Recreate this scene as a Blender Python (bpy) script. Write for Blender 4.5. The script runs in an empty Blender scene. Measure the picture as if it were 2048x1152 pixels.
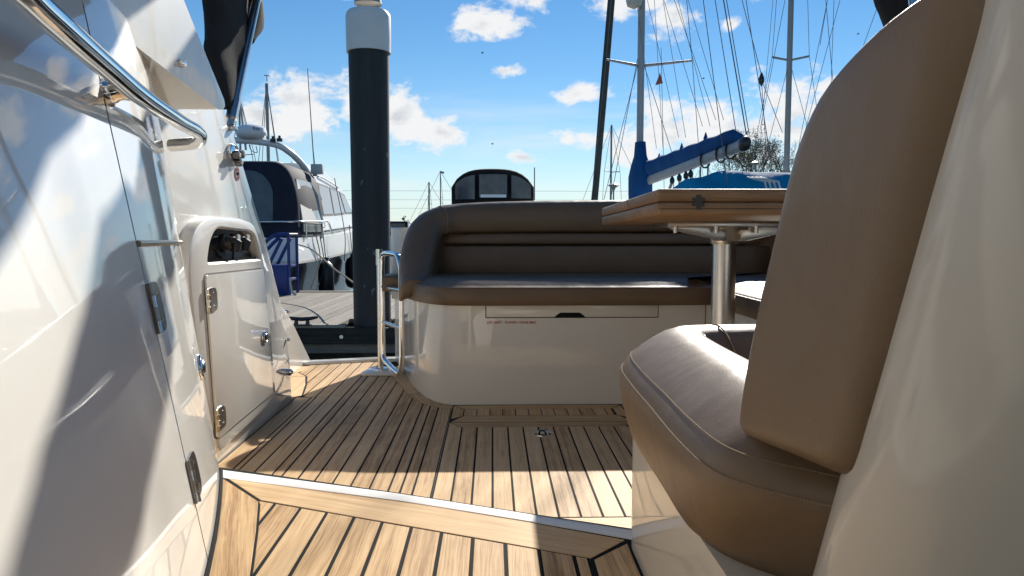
import bpy, bmesh, math, random
from mathutils import Vector, Matrix, noise

scene = bpy.context.scene
R = math.radians
# ---------------------------------------------------------------- camera, sky, sun, exposure
EYE = 1.5
cam_data = bpy.data.cameras.new('camera')
cam = bpy.data.objects.new('camera', cam_data)
scene.collection.objects.link(cam)
cam.location = (0, 0, EYE)
cam.rotation_euler = (R(90) - math.atan(112 / 1500), 0, R(-1.49))
cam_data.lens = 36 * 1500 / 2048
cam_data.sensor_width = 36
cam_data.clip_start = 0.02
cam_data.clip_end = 6000
scene.camera = cam

SUN_AZ, SUN_EL = R(18.5), R(28.6)          # azimuth to the right of straight astern, height above the horizon
sun_dir = Vector((math.sin(SUN_AZ) * math.cos(SUN_EL), math.cos(SUN_AZ) * math.cos(SUN_EL), math.sin(SUN_EL)))
sun_data = bpy.data.lights.new('sun', 'SUN')
sun_data.energy = 4.3
sun_data.angle = R(0.53)
sun_data.color = (1.0, 0.95, 0.86)
sun = bpy.data.objects.new('sun', sun_data)
scene.collection.objects.link(sun)
sun.location = (6, 12, 20)
sun.rotation_euler = (-sun_dir).to_track_quat('-Z', 'Y').to_euler()

scene.cycles.max_bounces = 7
scene.cycles.diffuse_bounces = 4
scene.cycles.glossy_bounces = 4
scene.cycles.caustics_reflective = False
scene.cycles.caustics_refractive = False
scene.view_settings.view_transform = 'Standard'
scene.view_settings.look = 'None'
scene.view_settings.exposure = 0.75
scene.view_settings.gamma = 1.0
scene.view_settings.use_curve_mapping = False


class NT:
    """small helper for node trees"""
    def __init__(self, tree):
        self.t = tree
        tree.nodes.clear()

    def n(self, kind, ins=None, **props):
        nd = self.t.nodes.new(kind)
        for k, v in props.items():
            setattr(nd, k, v)
        for k, v in (ins or {}).items():
            self.set(nd, k, v)
        return nd

    def set(self, nd, k, v):
        sock = nd.inputs[k]
        if isinstance(v, bpy.types.Node):
            v = v.outputs[0]
        if isinstance(v, bpy.types.NodeSocket):
            self.t.links.new(v, sock)
        else:
            sock.default_value = v

    def math(self, op, a, b=None, c=None, clamp=False):
        ins = {0: a}
        if b is not None:
            ins[1] = b
        if c is not None:
            ins[2] = c
        return self.n('ShaderNodeMath', ins, operation=op, use_clamp=clamp).outputs[0]

    def vmath(self, op, a, b=None):
        ins = {0: a}
        if b is not None:
            ins[1] = b
        return self.n('ShaderNodeVectorMath', ins, operation=op)

    def ramp(self, fac, stops):
        nd = self.n('ShaderNodeValToRGB', {0: fac})
        el = nd.color_ramp.elements
        while len(el) < len(stops):
            el.new(0.5)
        for e, (p, c) in zip(el, stops):
            e.position = p
            e.color = (*c, 1) if len(c) == 3 else c
        return nd.outputs[0]

    def mix(self, fac, a, b):
        nd = self.n('ShaderNodeMix', data_type='RGBA')
        self.set(nd, 0, fac)
        self.set(nd, 6, a)
        self.set(nd, 7, b)
        return nd.outputs[2]

    def smooth(self, x, lo, hi):
        nd = self.n('ShaderNodeMapRange', {0: x, 1: lo, 2: hi, 3: 0.0, 4: 1.0}, interpolation_type='SMOOTHSTEP')
        return nd.outputs[0]


world = bpy.data.worlds.new('World')
scene.world = world
world.use_nodes = True


def build_sky():
    t = NT(world.node_tree)
    sky = t.n('ShaderNodeTexSky', sky_type='NISHITA', sun_disc=False, sun_elevation=SUN_EL, sun_rotation=SUN_AZ,
              altitude=10.0, air_density=1.0, dust_density=0.0, ozone_density=3.0)
    d = t.n('ShaderNodeTexCoord').outputs['Generated']
    sep = t.n('ShaderNodeSeparateXYZ', {0: d})
    az = t.math('ARCTAN2', sep.outputs[0], sep.outputs[1])
    el = t.math('ARCSINE', sep.outputs[2])
    p = t.n('ShaderNodeCombineXYZ', {0: az, 1: t.math('MULTIPLY', el, 1.0), 2: 0.0}).outputs[0]
    pn = t.n('ShaderNodeCombineXYZ', {0: az, 1: t.math('MULTIPLY', el, 1.5), 2: 0.0}).outputs[0]
    n1 = t.n('ShaderNodeTexNoise', {'Vector': pn, 'Scale': 17.0, 'Detail': 9.0, 'Roughness': 0.62, 'Distortion': 0.3})
    n2 = t.n('ShaderNodeTexNoise', {'Vector': t.vmath('ADD', pn, (0.012, 0.022, 3.3)).outputs[0], 'Scale': 17.0, 'Detail': 9.0,
                                    'Roughness': 0.62, 'Distortion': 0.3})
    # cumulus heaps: azimuth, elevation, half width, half height (degrees)
    heaps = [(-13.8, 9.0, 4.6, 3.0), (-9.6, 9.4, 3.2, 3.0), (-7.2, 8.6, 3.6, 3.2), (-4.0, 7.4, 3.2, 1.5), (-17.0, 8.2, 3.0, 1.7),
             (-0.4, 15.1, 3.9, 1.5), (3.0, 17.0, 2.6, 1.4), (1.0, 11.9, 2.0, 0.7), (6.4, 10.2, 2.6, 1.1), (-10.8, 16.6, 0.7, 0.3),
             (8.2, 7.2, 3.4, 1.2), (11.2, 6.6, 4.2, 2.4), (13.6, 7.6, 4.6, 3.0), (17.5, 7.4, 5.5, 3.2), (21.5, 8.3, 5.0, 3.0), (26.0, 9.0, 5.0, 3.0),
             (10.2, 16.8, 3.8, 2.1), (13.6, 15.0, 2.9, 1.8), (16.8, 17.2, 2.8, 1.1), (17.4, 14.6, 1.1, 0.7), (20.5, 16.5, 2.5, 0.6),
             (2.2, 5.6, 1.8, 0.7), (27.5, 16.6, 2.8, 1.0), (-25.0, 7.5, 4.6, 2.2), (-30.0, 14.0, 4.0, 2.0), (33.0, 7.5, 6.0, 2.6)]
    dens = None
    low = None
    for a, e, w, h in heaps:
        q = t.vmath('MULTIPLY', t.vmath('SUBTRACT', p, (R(a), R(e), 0)).outputs[0], (1 / R(w), 1 / R(h), 0)).outputs[0]
        v = t.math('SUBTRACT', 1.0, t.vmath('LENGTH', q).outputs['Value'])
        dens = v if dens is None else t.math('MAXIMUM', dens, v)
    # the same kind of fair-weather cloud over the rest of the sky
    big = t.n('ShaderNodeTexNoise', {'Vector': pn, 'Scale': 5.0, 'Detail': 3.0, 'Roughness': 0.5})
    rest = t.math('MULTIPLY', t.math('SUBTRACT', big.outputs[0], 0.66), 5.0)
    away = t.smooth(t.math('ABSOLUTE', az), R(36), R(48))
    up = t.smooth(el, R(18.5), R(25))
    away = t.math('MAXIMUM', away, up)
    rest = t.math('SUBTRACT', t.math('MULTIPLY', t.math('ADD', rest, 2.0), away), 2.0)
    dens = t.math('MAXIMUM', dens, rest)
    dd = t.math('ADD', dens, t.math('MULTIPLY', t.math('SUBTRACT', n1.outputs[0], 0.53), 3.2))
    alpha = t.smooth(dd, 0.02, 0.60)
    dd2 = t.math('ADD', dens, t.math('MULTIPLY', t.math('SUBTRACT', n2.outputs[0], 0.53), 3.2))
    thick = t.smooth(dd2, 0.5, 1.7)
    ccol = t.mix(thick, (1.0, 1.0, 1.0, 1), (0.58, 0.62, 0.68, 1))
    # thin cirrus veil, denser towards the horizon
    ci = t.n('ShaderNodeTexNoise', {'Vector': t.n('ShaderNodeMapping', {0: p, 2: (0, 0, R(-24)), 3: (3.0, 22.0, 1.0)}).outputs[0], 'Scale': 1.0,
                                    'Detail': 5.0, 'Roughness': 0.55})
    veil = t.math('MULTIPLY', t.smooth(ci.outputs[0], 0.42, 0.78), t.math('SUBTRACT', 1.0, t.smooth(el, R(5), R(12))))
    veil = t.math('MULTIPLY', veil, 0.7)
    haze = t.math('MULTIPLY', t.math('SUBTRACT', 1.0, t.smooth(el, R(-2), R(10))), 0.70)
    a2 = t.math('MAXIMUM', t.math('MULTIPLY', alpha, 0.97), veil)
    sat = t.n('ShaderNodeHueSaturation', {'Saturation': 1.24, 'Color': sky})
    bg_sky = t.n('ShaderNodeBackground', {0: sat, 1: 0.064})
    bg_hz = t.n('ShaderNodeBackground', {0: (0.60, 0.77, 0.90, 1), 1: 0.60})
    bg_sky = t.n('ShaderNodeMixShader', {0: haze, 1: bg_sky, 2: bg_hz})
    bg_cl = t.n('ShaderNodeBackground', {0: ccol, 1: 0.55})
    mx = t.n('ShaderNodeMixShader', {0: a2, 1: bg_sky, 2: bg_cl})
    t.n('ShaderNodeOutputWorld', {0: mx})


build_sky()
random.seed(11)

# ---------------------------------------------------------------- materials
MATS = {}


def principled(name, col, rough=0.5, metal=0.0, coat=0.0, spec=0.5, **kw):
    m = bpy.data.materials.new(name)
    m.use_nodes = True
    t = NT(m.node_tree)
    b = t.n('ShaderNodeBsdfPrincipled', {'Base Color': (*col, 1), 'Roughness': rough, 'Metallic': metal, 'Coat Weight': coat,
                                         'Coat Roughness': kw.get('coat_rough', 0.03), 'Specular IOR Level': spec})
    t.n('ShaderNodeOutputMaterial', {0: b})
    MATS[name] = m
    return m, t, b


def grainy(name, col, rough, scale, amount, bump=0.0, bscale=None, var=None, **kw):
    """principled with a soft mottled tint and optional fine relief"""
    m, t, b = principled(name, col, rough, **kw)
    co = t.n('ShaderNodeTexCoord').outputs['Object']
    nz = t.n('ShaderNodeTexNoise', {'Vector': co, 'Scale': scale, 'Detail': 6.0, 'Roughness': 0.6})
    lo = tuple(c * (1 - amount) for c in col)
    hi = tuple(min(1, c * (1 + amount)) for c in col)
    c = t.ramp(nz.outputs[0], [(0.3, lo), (0.7, hi)])
    t.set(b, 'Base Color', c)
    if var:
        t.set(b, 'Roughness', t.n('ShaderNodeMapRange', {0: nz.outputs[0], 1: 0.3, 2: 0.7, 3: rough - var, 4: rough + var}).outputs[0])
    if bump:
        nb = t.n('ShaderNodeTexNoise', {'Vector': co, 'Scale': bscale or scale * 4, 'Detail': 4.0})
        bp = t.n('ShaderNodeBump', {'Strength': bump, 'Distance': 0.002, 'Height': nb.outputs[0]})
        t.set(b, 'Normal', bp)
    return m


grainy('gelcoat', (0.76, 0.73, 0.665), 0.42, 2.5, 0.02, coat=1.0, coat_rough=0.02)


def polished(name):
    m = MATS[name]
    nt = m.node_tree
    t = NT.__new__(NT)
    t.t = nt
    b = [n for n in nt.nodes if n.type == 'BSDF_PRINCIPLED'][0]
    co = t.n('ShaderNodeTexCoord').outputs['Object']
    wav = t.n('ShaderNodeTexNoise', {'Vector': co, 'Scale': 5.0, 'Detail': 2.0})
    smear = t.n('ShaderNodeTexNoise', {'Vector': t.n('ShaderNodeMapping', {0: co, 3: (14.0, 14.0, 3.0)}).outputs[0], 'Scale': 1.0, 'Detail': 6.0, 'Roughness': 0.65})
    t.set(b, 'Coat Roughness', t.n('ShaderNodeMapRange', {0: smear.outputs[0], 1: 0.35, 2: 0.75, 3: 0.012, 4: 0.085}).outputs[0])
    bp = t.n('ShaderNodeBump', {'Strength': 0.09, 'Distance': 0.004, 'Height': wav.outputs[0]})
    t.set(b, 'Coat Normal', bp)


polished('gelcoat')
grainy('gelcoat_matte', (0.84, 0.82, 0.78), 0.5, 6, 0.03, coat=0.3, coat_rough=0.15)
grainy('shell_satin', (0.52, 0.49, 0.445), 0.45, 5, 0.03, coat=0.6, coat_rough=0.08)
principled('chrome', (0.86, 0.85, 0.83), 0.06, 1.0)
grainy('steel', (0.66, 0.65, 0.63), 0.24, 30, 0.05, metal=1.0)
grainy('brushed', (0.62, 0.61, 0.59), 0.30, 60, 0.05, metal=1.0)
grainy('dark_steel', (0.20, 0.19, 0.18), 0.25, 30, 0.2, metal=1.0)
principled('black_rubber', (0.010, 0.011, 0.011), 0.85, spec=0.15)
principled('black_gloss', (0.010, 0.010, 0.011), 0.12, spec=0.5)
grainy('black_plastic', (0.02, 0.02, 0.021), 0.4, 20, 0.2)
principled('grey_plastic', (0.45, 0.48, 0.48), 0.4)
grainy('canvas_black', (0.010, 0.011, 0.014), 0.85, 8, 0.35, bump=0.4, bscale=300)
grainy('canvas_navy', (0.010, 0.012, 0.028), 0.8, 8, 0.3)
principled('red_print', (0.45, 0.02, 0.03), 0.5)
principled('white_print', (0.8, 0.74, 0.74), 0.5)
principled('black_print', (0.01, 0.01, 0.01), 0.5)
principled('thread', (0.32, 0.24, 0.16), 0.7)
principled('gasket', (0.10, 0.09, 0.085), 0.6)
principled('bronze', (0.42, 0.36, 0.28), 0.3, 1.0)
grainy('hull_navy', (0.010, 0.018, 0.032), 0.25, 1.2, 0.2, coat=0.6)
grainy('boat_white', (0.86, 0.86, 0.85), 0.35, 1.0, 0.04, coat=0.4)
grainy('boat_cream', (0.62, 0.60, 0.55), 0.45, 1.0, 0.06)
principled('glass_dark', (0.02, 0.026, 0.032), 0.06, spec=0.6)
principled('glass_sky_tint', (0.33, 0.40, 0.46), 0.08, spec=0.6)  # sky reflection put into the opaque base colour
grainy('window_film', (0.075, 0.085, 0.095), 0.18, 3, 0.35)
grainy('alu', (0.40, 0.41, 0.41), 0.5, 4, 0.08, metal=0.25)
grainy('spar_grey', (0.30, 0.31, 0.30), 0.5, 4, 0.1, metal=0.2)
principled('wire', (0.20, 0.20, 0.21), 0.5, 0.3)
grainy('rope_tan', (0.36, 0.30, 0.20), 0.9, 60, 0.2)
grainy('rope_dark', (0.03, 0.03, 0.035), 0.9, 60, 0.2)
grainy('furled_sail', (0.035, 0.05, 0.05), 0.8, 6, 0.3)
grainy('step_blue', (0.008, 0.03, 0.19), 0.4, 8, 0.2)
grainy('fender', (0.008, 0.009, 0.012), 0.4, 12, 0.2)
grainy('pennant', (0.50, 0.10, 0.07), 0.8, 30, 0.2)
grainy('bark', (0.055, 0.045, 0.035), 0.9, 8, 0.3)
principled('bird', (0.06, 0.06, 0.07), 0.8)
grainy('lamp_white', (0.6, 0.58, 0.52), 0.4, 10, 0.05)


def foliage(name, c0, c1):
    m, t, b = principled(name, c0, 0.7)
    co = t.n('ShaderNodeTexCoord').outputs['Object']
    nz = t.n('ShaderNodeTexNoise', {'Vector': co, 'Scale': 1.3, 'Detail': 4.0})
    t.set(b, 'Base Color', t.ramp(nz.outputs[0], [(0.35, c0), (0.65, c1)]))
    return m


foliage('spring_leaf', (0.14, 0.14, 0.05), (0.24, 0.22, 0.08))
foliage('twig_grey', (0.14, 0.12, 0.085), (0.22, 0.19, 0.14))
foliage('far_green', (0.035, 0.05, 0.03), (0.07, 0.075, 0.05))


def teak(name, c_lo, c_mid, c_hi, streak=1.0, rough=0.62):
    m, t, b = principled(name, c_mid, rough, spec=0.3)
    co = t.n('ShaderNodeTexCoord').outputs['Object']
    rnd = t.n('ShaderNodeObjectInfo').outputs['Random']
    off = t.n('ShaderNodeCombineXYZ', {0: t.math('MULTIPLY', rnd, 37.0), 1: t.math('MULTIPLY', rnd, 91.0), 2: 0.0}).outputs[0]
    v = t.vmath('ADD', co, off).outputs[0]
    s1 = t.n('ShaderNodeMapping', {0: v, 3: (1.0, 0.022, 1.0)}).outputs[0]
    warp = t.n('ShaderNodeTexNoise', {'Vector': t.n('ShaderNodeMapping', {0: v, 3: (18.0, 5.0, 1.0)}).outputs[0], 'Scale': 1.0, 'Detail': 2.0})
    s1 = t.vmath('ADD', s1, t.vmath('MULTIPLY', warp.outputs['Color'], (0.012, 0, 0)).outputs[0]).outputs[0]
    fine = t.n('ShaderNodeTexNoise', {'Vector': s1, 'Scale': 400.0, 'Detail': 3.0, 'Roughness': 0.6})
    broad = t.n('ShaderNodeTexNoise', {'Vector': s1, 'Scale': 75.0, 'Detail': 3.0, 'Roughness': 0.5})
    blot = t.n('ShaderNodeTexNoise', {'Vector': v, 'Scale': 9.0, 'Detail': 4.0, 'Roughness': 0.6})
    f = t.math('ADD', t.math('MULTIPLY', t.math('SUBTRACT', fine.outputs[0], 0.5), 0.62 * streak), t.math('MULTIPLY', t.math('SUBTRACT', broad.outputs[0], 0.5), 0.55))
    f = t.math('ADD', f, 0.5)
    f = t.math('ADD', f, t.math('MULTIPLY', t.math('SUBTRACT', blot.outputs[0], 0.5), 0.24))
    f = t.math('ADD', f, t.math('MULTIPLY', t.math('SUBTRACT', rnd, 0.5), 0.20))
    col = t.ramp(f, [(0.28, c_lo), (0.50, c_mid), (0.72, c_hi)])
    t.set(b, 'Base Color', col)
    bp = t.n('ShaderNodeBump', {'Strength': 0.35, 'Distance': 0.0008, 'Height': fine.outputs[0]})
    t.set(b, 'Normal', bp)
    return m


teak('teak', (0.32, 0.178, 0.072), (0.62, 0.405, 0.205), (0.74, 0.53, 0.30))
teak('table_wood', (0.18, 0.105, 0.055), (0.30, 0.190, 0.108), (0.39, 0.26, 0.155), 0.8, 0.5)
teak('dock_wood', (0.17, 0.145, 0.115), (0.30, 0.27, 0.225), (0.40, 0.37, 0.32), 0.8, 0.85)
teak('wet_timber', (0.012, 0.012, 0.011), (0.03, 0.029, 0.026), (0.06, 0.057, 0.05), 0.9, 0.8)
teak('grey_timber', (0.07, 0.068, 0.06), (0.14, 0.135, 0.12), (0.22, 0.21, 0.19), 0.9, 0.8)


def vinyl(name, col):
    m, t, b = principled(name, col, 0.43, spec=0.42)
    co = t.n('ShaderNodeTexCoord').outputs['Object']
    big = t.n('ShaderNodeTexNoise', {'Vector': co, 'Scale': 5.0, 'Detail': 5.0, 'Roughness': 0.6})
    c = t.ramp(big.outputs[0], [(0.3, tuple(x * 0.92 for x in col)), (0.7, tuple(x * 1.08 for x in col))])
    t.set(b, 'Base Color', c)
    vor = t.n('ShaderNodeTexVoronoi', {'Vector': co, 'Scale': 900.0})
    nz = t.n('ShaderNodeTexNoise', {'Vector': co, 'Scale': 330.0, 'Detail': 3.0})
    soft = t.n('ShaderNodeTexNoise', {'Vector': co, 'Scale': 14.0, 'Detail': 2.0})
    hgt = t.math('ADD', t.math('MULTIPLY', vor.outputs[0], 0.5), nz.outputs[0])
    bp0 = t.n('ShaderNodeBump', {'Strength': 0.17, 'Distance': 0.018, 'Height': soft.outputs[0]})
    bp = t.n('ShaderNodeBump', {'Strength': 0.30, 'Distance': 0.0006, 'Height': hgt, 'Normal': bp0.outputs[0]})
    t.set(b, 'Normal', bp)
    return m


vinyl('vinyl', (0.172, 0.113, 0.066))


def cloth(name, col, glow, through):
    """woven cover that lets some sunlight through"""
    m, t, b = principled(name, col, 0.75, spec=0.25)
    co = t.n('ShaderNodeTexCoord').outputs['Object']
    nz = t.n('ShaderNodeTexNoise', {'Vector': co, 'Scale': 4.0, 'Detail': 5.0})
    t.set(b, 'Base Color', t.ramp(nz.outputs[0], [(0.3, tuple(c * 0.75 for c in col)), (0.7, tuple(c * 1.2 for c in col))]))
    bp = t.n('ShaderNodeBump', {'Strength': 0.5, 'Distance': 0.02, 'Height': t.n('ShaderNodeTexNoise', {'Vector': co, 'Scale': 9.0, 'Detail': 3.0}).outputs[0]})
    t.set(b, 'Normal', bp)
    tr = t.n('ShaderNodeBsdfTranslucent', {0: (*glow, 1)})
    out = [n for n in t.t.nodes if n.type == 'OUTPUT_MATERIAL'][0]
    t.set(out, 0, t.n('ShaderNodeMixShader', {0: through, 1: b, 2: tr}))


cloth('tarp_blue', (0.012, 0.15, 0.36), (0.04, 0.55, 0.85), 0.5)
cloth('sail_blue', (0.012, 0.095, 0.27), (0.03, 0.22, 0.50), 0.2)


def pile_paint():
    m, t, b = principled('pile_paint', (0.016, 0.017, 0.017), 0.62)
    co = t.n('ShaderNodeTexCoord').outputs['Object']
    st = t.n('ShaderNodeTexNoise', {'Vector': t.n('ShaderNodeMapping', {0: co, 3: (9.0, 9.0, 0.8)}).outputs[0], 'Scale': 1.0, 'Detail': 6.0, 'Roughness': 0.65})
    sp = t.n('ShaderNodeTexNoise', {'Vector': t.n('ShaderNodeMapping', {0: co, 3: (9.0, 9.0, 5.0)}).outputs[0], 'Scale': 1.0, 'Detail': 2.0})
    c = t.ramp(st.outputs[0], [(0.35, (0.019, 0.020, 0.020)), (0.6, (0.032, 0.032, 0.031)), (0.75, (0.055, 0.046, 0.037))])
    c = t.mix(t.smooth(sp.outputs[0], 0.72, 0.75), c, (0.16, 0.16, 0.145, 1))
    t.set(b, 'Base Color', c)


pile_paint()


def water_mat():
    m, t, b = principled('water', (0.010, 0.020, 0.017), 0.05, spec=0.5)
    co = t.n('ShaderNodeTexCoord').outputs['Object']
    n = t.n('ShaderNodeTexNoise', {'Vector': co, 'Scale': 2.2, 'Detail': 5.0, 'Roughness': 0.6})
    bp = t.n('ShaderNodeBump', {'Strength': 0.35, 'Distance': 0.12, 'Height': n.outputs[0]})
    t.set(b, 'Normal', bp)


water_mat()

# ---------------------------------------------------------------- mesh helpers


def link(o, parent=None):
    scene.collection.objects.link(o)
    if parent is not None:
        o.parent = parent
        if parent.type == 'EMPTY':      # shapes are written in world coordinates
            o.matrix_parent_inverse = Matrix.Translation(-Vector(parent.location))
    return o


def mesh(name, verts, faces, mat, parent=None, smooth=None):
    me = bpy.data.meshes.new(name)
    me.from_pydata([tuple(v) for v in verts], [], faces)
    me.validate()
    bm = bmesh.new()
    bm.from_mesh(me)
    bmesh.ops.recalc_face_normals(bm, faces=bm.faces)
    bm.to_mesh(me)
    bm.free()
    finish(me, mat, smooth)
    return link(bpy.data.objects.new(name, me), parent)


def finish(me, mat, smooth):
    if mat:
        me.materials.append(MATS[mat])
    if smooth:
        me.polygons.foreach_set('use_smooth', [True] * len(me.polygons))
        if smooth < 180:
            me.set_sharp_from_angle(angle=R(smooth))


def from_bm(name, bm, mat, parent=None, smooth=None):
    me = bpy.data.meshes.new(name)
    bmesh.ops.recalc_face_normals(bm, faces=bm.faces)
    bm.to_mesh(me)
    bm.free()
    finish(me, mat, smooth)
    return link(bpy.data.objects.new(name, me), parent)


def empty(name, loc, label=None, cat=None, group=None, kind=None):
    o = bpy.data.objects.new(name, None)
    o.location = loc
    o.empty_display_size = 0.1
    link(o)
    return tag(o, label, cat, group, kind)


def tag(o, label=None, cat=None, group=None, kind=None):
    for k, v in (('label', label), ('category', cat), ('group', group), ('kind', kind)):
        if v:
            o[k] = v
    return o


def catmull(pts, n=6, closed=False):
    pts = [Vector(p) for p in pts]
    out = []
    m = len(pts)
    rng = m if closed else m - 1
    for i in range(rng):
        if closed:
            p0, p1, p2, p3 = (pts[(i + k) % m] for k in (-1, 0, 1, 2))
        else:
            p1, p2 = pts[i], pts[i + 1]
            p0 = pts[i - 1] if i else p1 * 2 - p2
            p3 = pts[i + 2] if i + 2 < m else p2 * 2 - p1
        for k in range(n):
            t = k / n
            out.append(0.5 * ((2 * p1) + (p2 - p0) * t + (2 * p0 - 5 * p1 + 4 * p2 - p3) * t * t + (3 * p1 - p0 - 3 * p2 + p3) * t ** 3))
    if not closed:
        out.append(pts[-1])
    return out


def tube_geo(pts, r, seg=8, closed=False):
    pts = [Vector(p) for p in pts]
    n = len(pts)
    rs = r if isinstance(r, (list, tuple)) else [r] * n
    verts, faces = [], []
    nrm = None
    for i in range(n):
        if closed:
            tan = pts[(i + 1) % n] - pts[i - 1]
        else:
            tan = pts[min(i + 1, n - 1)] - pts[max(i - 1, 0)]
        tan.normalize()
        if nrm is None:
            nrm = tan.orthogonal().normalized()
        nrm = (nrm - tan * nrm.dot(tan)).normalized()
        bi = tan.cross(nrm)
        for k in range(seg):
            a = 2 * math.pi * k / seg
            verts.append(pts[i] + (nrm * math.cos(a) + bi * math.sin(a)) * rs[i])
    for i in range(n if closed else n - 1):
        j = (i + 1) % n
        for k in range(seg):
            l = (k + 1) % seg
            faces.append((i * seg + k, i * seg + l, j * seg + l, j * seg + k))
    if not closed:
        faces.append(tuple(range(seg))[::-1])
        faces.append(tuple((n - 1) * seg + k for k in range(seg)))
    return verts, faces


def tube(name, pts, r, mat, parent=None, seg=8, closed=False, res=0):
    if res:
        pts = catmull(pts, res, closed)
    v, f = tube_geo(pts, r, seg, closed)
    return mesh(name, v, f, mat, parent, 50)


def prism(name, poly, c0, c1, axis, mat, parent=None, bevel=0.0, seg=2, smooth=40):
    """polygon given in the two other axes (x: y,z / y: x,z / z: x,y), swept from c0 to c1 along axis"""
    def P(a, b, c):
        return {'x': (c, a, b), 'y': (a, c, b), 'z': (a, b, c)}[axis]
    bm = bmesh.new()
    lo = [bm.verts.new(P(a, b, c0)) for a, b in poly]
    hi = [bm.verts.new(P(a, b, c1)) for a, b in poly]
    n = len(poly)
    bm.faces.new(lo[::-1])
    bm.faces.new(hi)
    for i in range(n):
        bm.faces.new((lo[i], lo[(i + 1) % n], hi[(i + 1) % n], hi[i]))
    if bevel:
        bmesh.ops.bevel(bm, geom=list(bm.edges), offset=bevel, segments=seg, affect='EDGES', profile=0.5, clamp_overlap=True)
    return from_bm(name, bm, mat, parent, smooth)


def box(name, lo, hi, mat, parent=None, bevel=0.0, seg=2):
    return prism(name, [(lo[0], lo[1]), (hi[0], lo[1]), (hi[0], hi[1]), (lo[0], hi[1])], lo[2], hi[2], 'z', mat, parent, bevel, seg)


def loft(name, rings, mat, parent=None, closed=True, caps=True, smooth=60):
    n = len(rings[0])
    verts = [p for r_ in rings for p in r_]
    faces = []
    for i in range(len(rings) - 1):
        for k in range(n if closed else n - 1):
            l = (k + 1) % n
            faces.append((i * n + k, i * n + l, (i + 1) * n + l, (i + 1) * n + k))
    if caps and closed:
        faces.append(tuple(range(n))[::-1])
        faces.append(tuple((len(rings) - 1) * n + k for k in range(n)))
    return mesh(name, verts, faces, mat, parent, smooth)


def lathe(name, prof, center, mat, parent=None, seg=24, axis='z', smooth=40):
    """prof: list of (radius, height)"""
    rings = []
    for r_, h in prof:
        ring = []
        for k in range(seg):
            a = 2 * math.pi * k / seg
            c, s = math.cos(a) * r_, math.sin(a) * r_
            d = {'z': (c, s, h), 'y': (c, h, s), 'x': (h, c, s)}[axis]
            ring.append(Vector(center) + Vector(d))
        rings.append(ring)
    return loft(name, rings, mat, parent, True, True, smooth)


def rounded(poly, r, n=5):
    """round the corners of a 2-D polygon"""
    out = []
    m = len(poly)
    for i in range(m):
        p = Vector(poly[i])
        a = Vector(poly[i - 1]) - p
        b = Vector(poly[(i + 1) % m]) - p
        rr = r[i] if isinstance(r, (list, tuple)) else r
        d = min(rr, a.length * 0.49, b.length * 0.49)
        if d <= 1e-6:
            out.append(tuple(p))
            continue
        pa, pb = p + a.normalized() * d, p + b.normalized() * d
        for k in range(n + 1):
            t = k / n
            q = pa * (1 - t) ** 2 + p * 2 * t * (1 - t) + pb * t * t
            out.append((q.x, q.y))
    return out


def inset(poly, d):
    """move a closed 2-D outline inwards by d (counter-clockwise outline)"""
    m = len(poly)
    out = []
    for i in range(m):
        p0, p1, p2 = Vector(poly[i - 1]), Vector(poly[i]), Vector(poly[(i + 1) % m])
        e1, e2 = (p1 - p0), (p2 - p1)
        n = Vector((-e1.y, e1.x)).normalized() + Vector((-e2.y, e2.x)).normalized()
        if n.length < 1e-6:
            n = Vector((-e1.y, e1.x))
        n.normalize()
        out.append(tuple(p1 + n * d))
    return out


def resample(poly, step):
    out = []
    m = len(poly)
    for i in range(m):
        a, b = Vector(poly[i]), Vector(poly[(i + 1) % m])
        k = max(1, int((b - a).length / step))
        for j in range(k):
            out.append(tuple(a.lerp(b, j / k)))
    return out


def text_part(name, body, size, mat, parent, origin, xdir, ydir, align='LEFT', depth=0.0004):
    cu = bpy.data.curves.new(name, 'FONT')
    cu.body = body
    cu.size = size
    cu.align_x = align
    cu.extrude = depth
    cu.resolution_u = 3
    ob = bpy.data.objects.new(name + '_tmp', cu)
    scene.collection.objects.link(ob)
    dg = bpy.context.evaluated_depsgraph_get()
    me = bpy.data.meshes.new_from_object(ob.evaluated_get(dg))
    bpy.data.objects.remove(ob)
    bpy.data.curves.remove(cu)
    xd, yd = Vector(xdir).normalized(), Vector(ydir).normalized()
    zd = xd.cross(yd)
    M = Matrix((xd, yd, zd)).transposed().to_4x4()
    M.translation = Vector(origin)
    me.transform(M)
    me.materials.clear()
    me.materials.append(MATS[mat])
    me.name = name
    return link(bpy.data.objects.new(name, me), parent)

# ================================================================ our own boat: decks
FL, UD = 0.88, 1.0765          # cockpit floor and upper deck heights above the water


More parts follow.
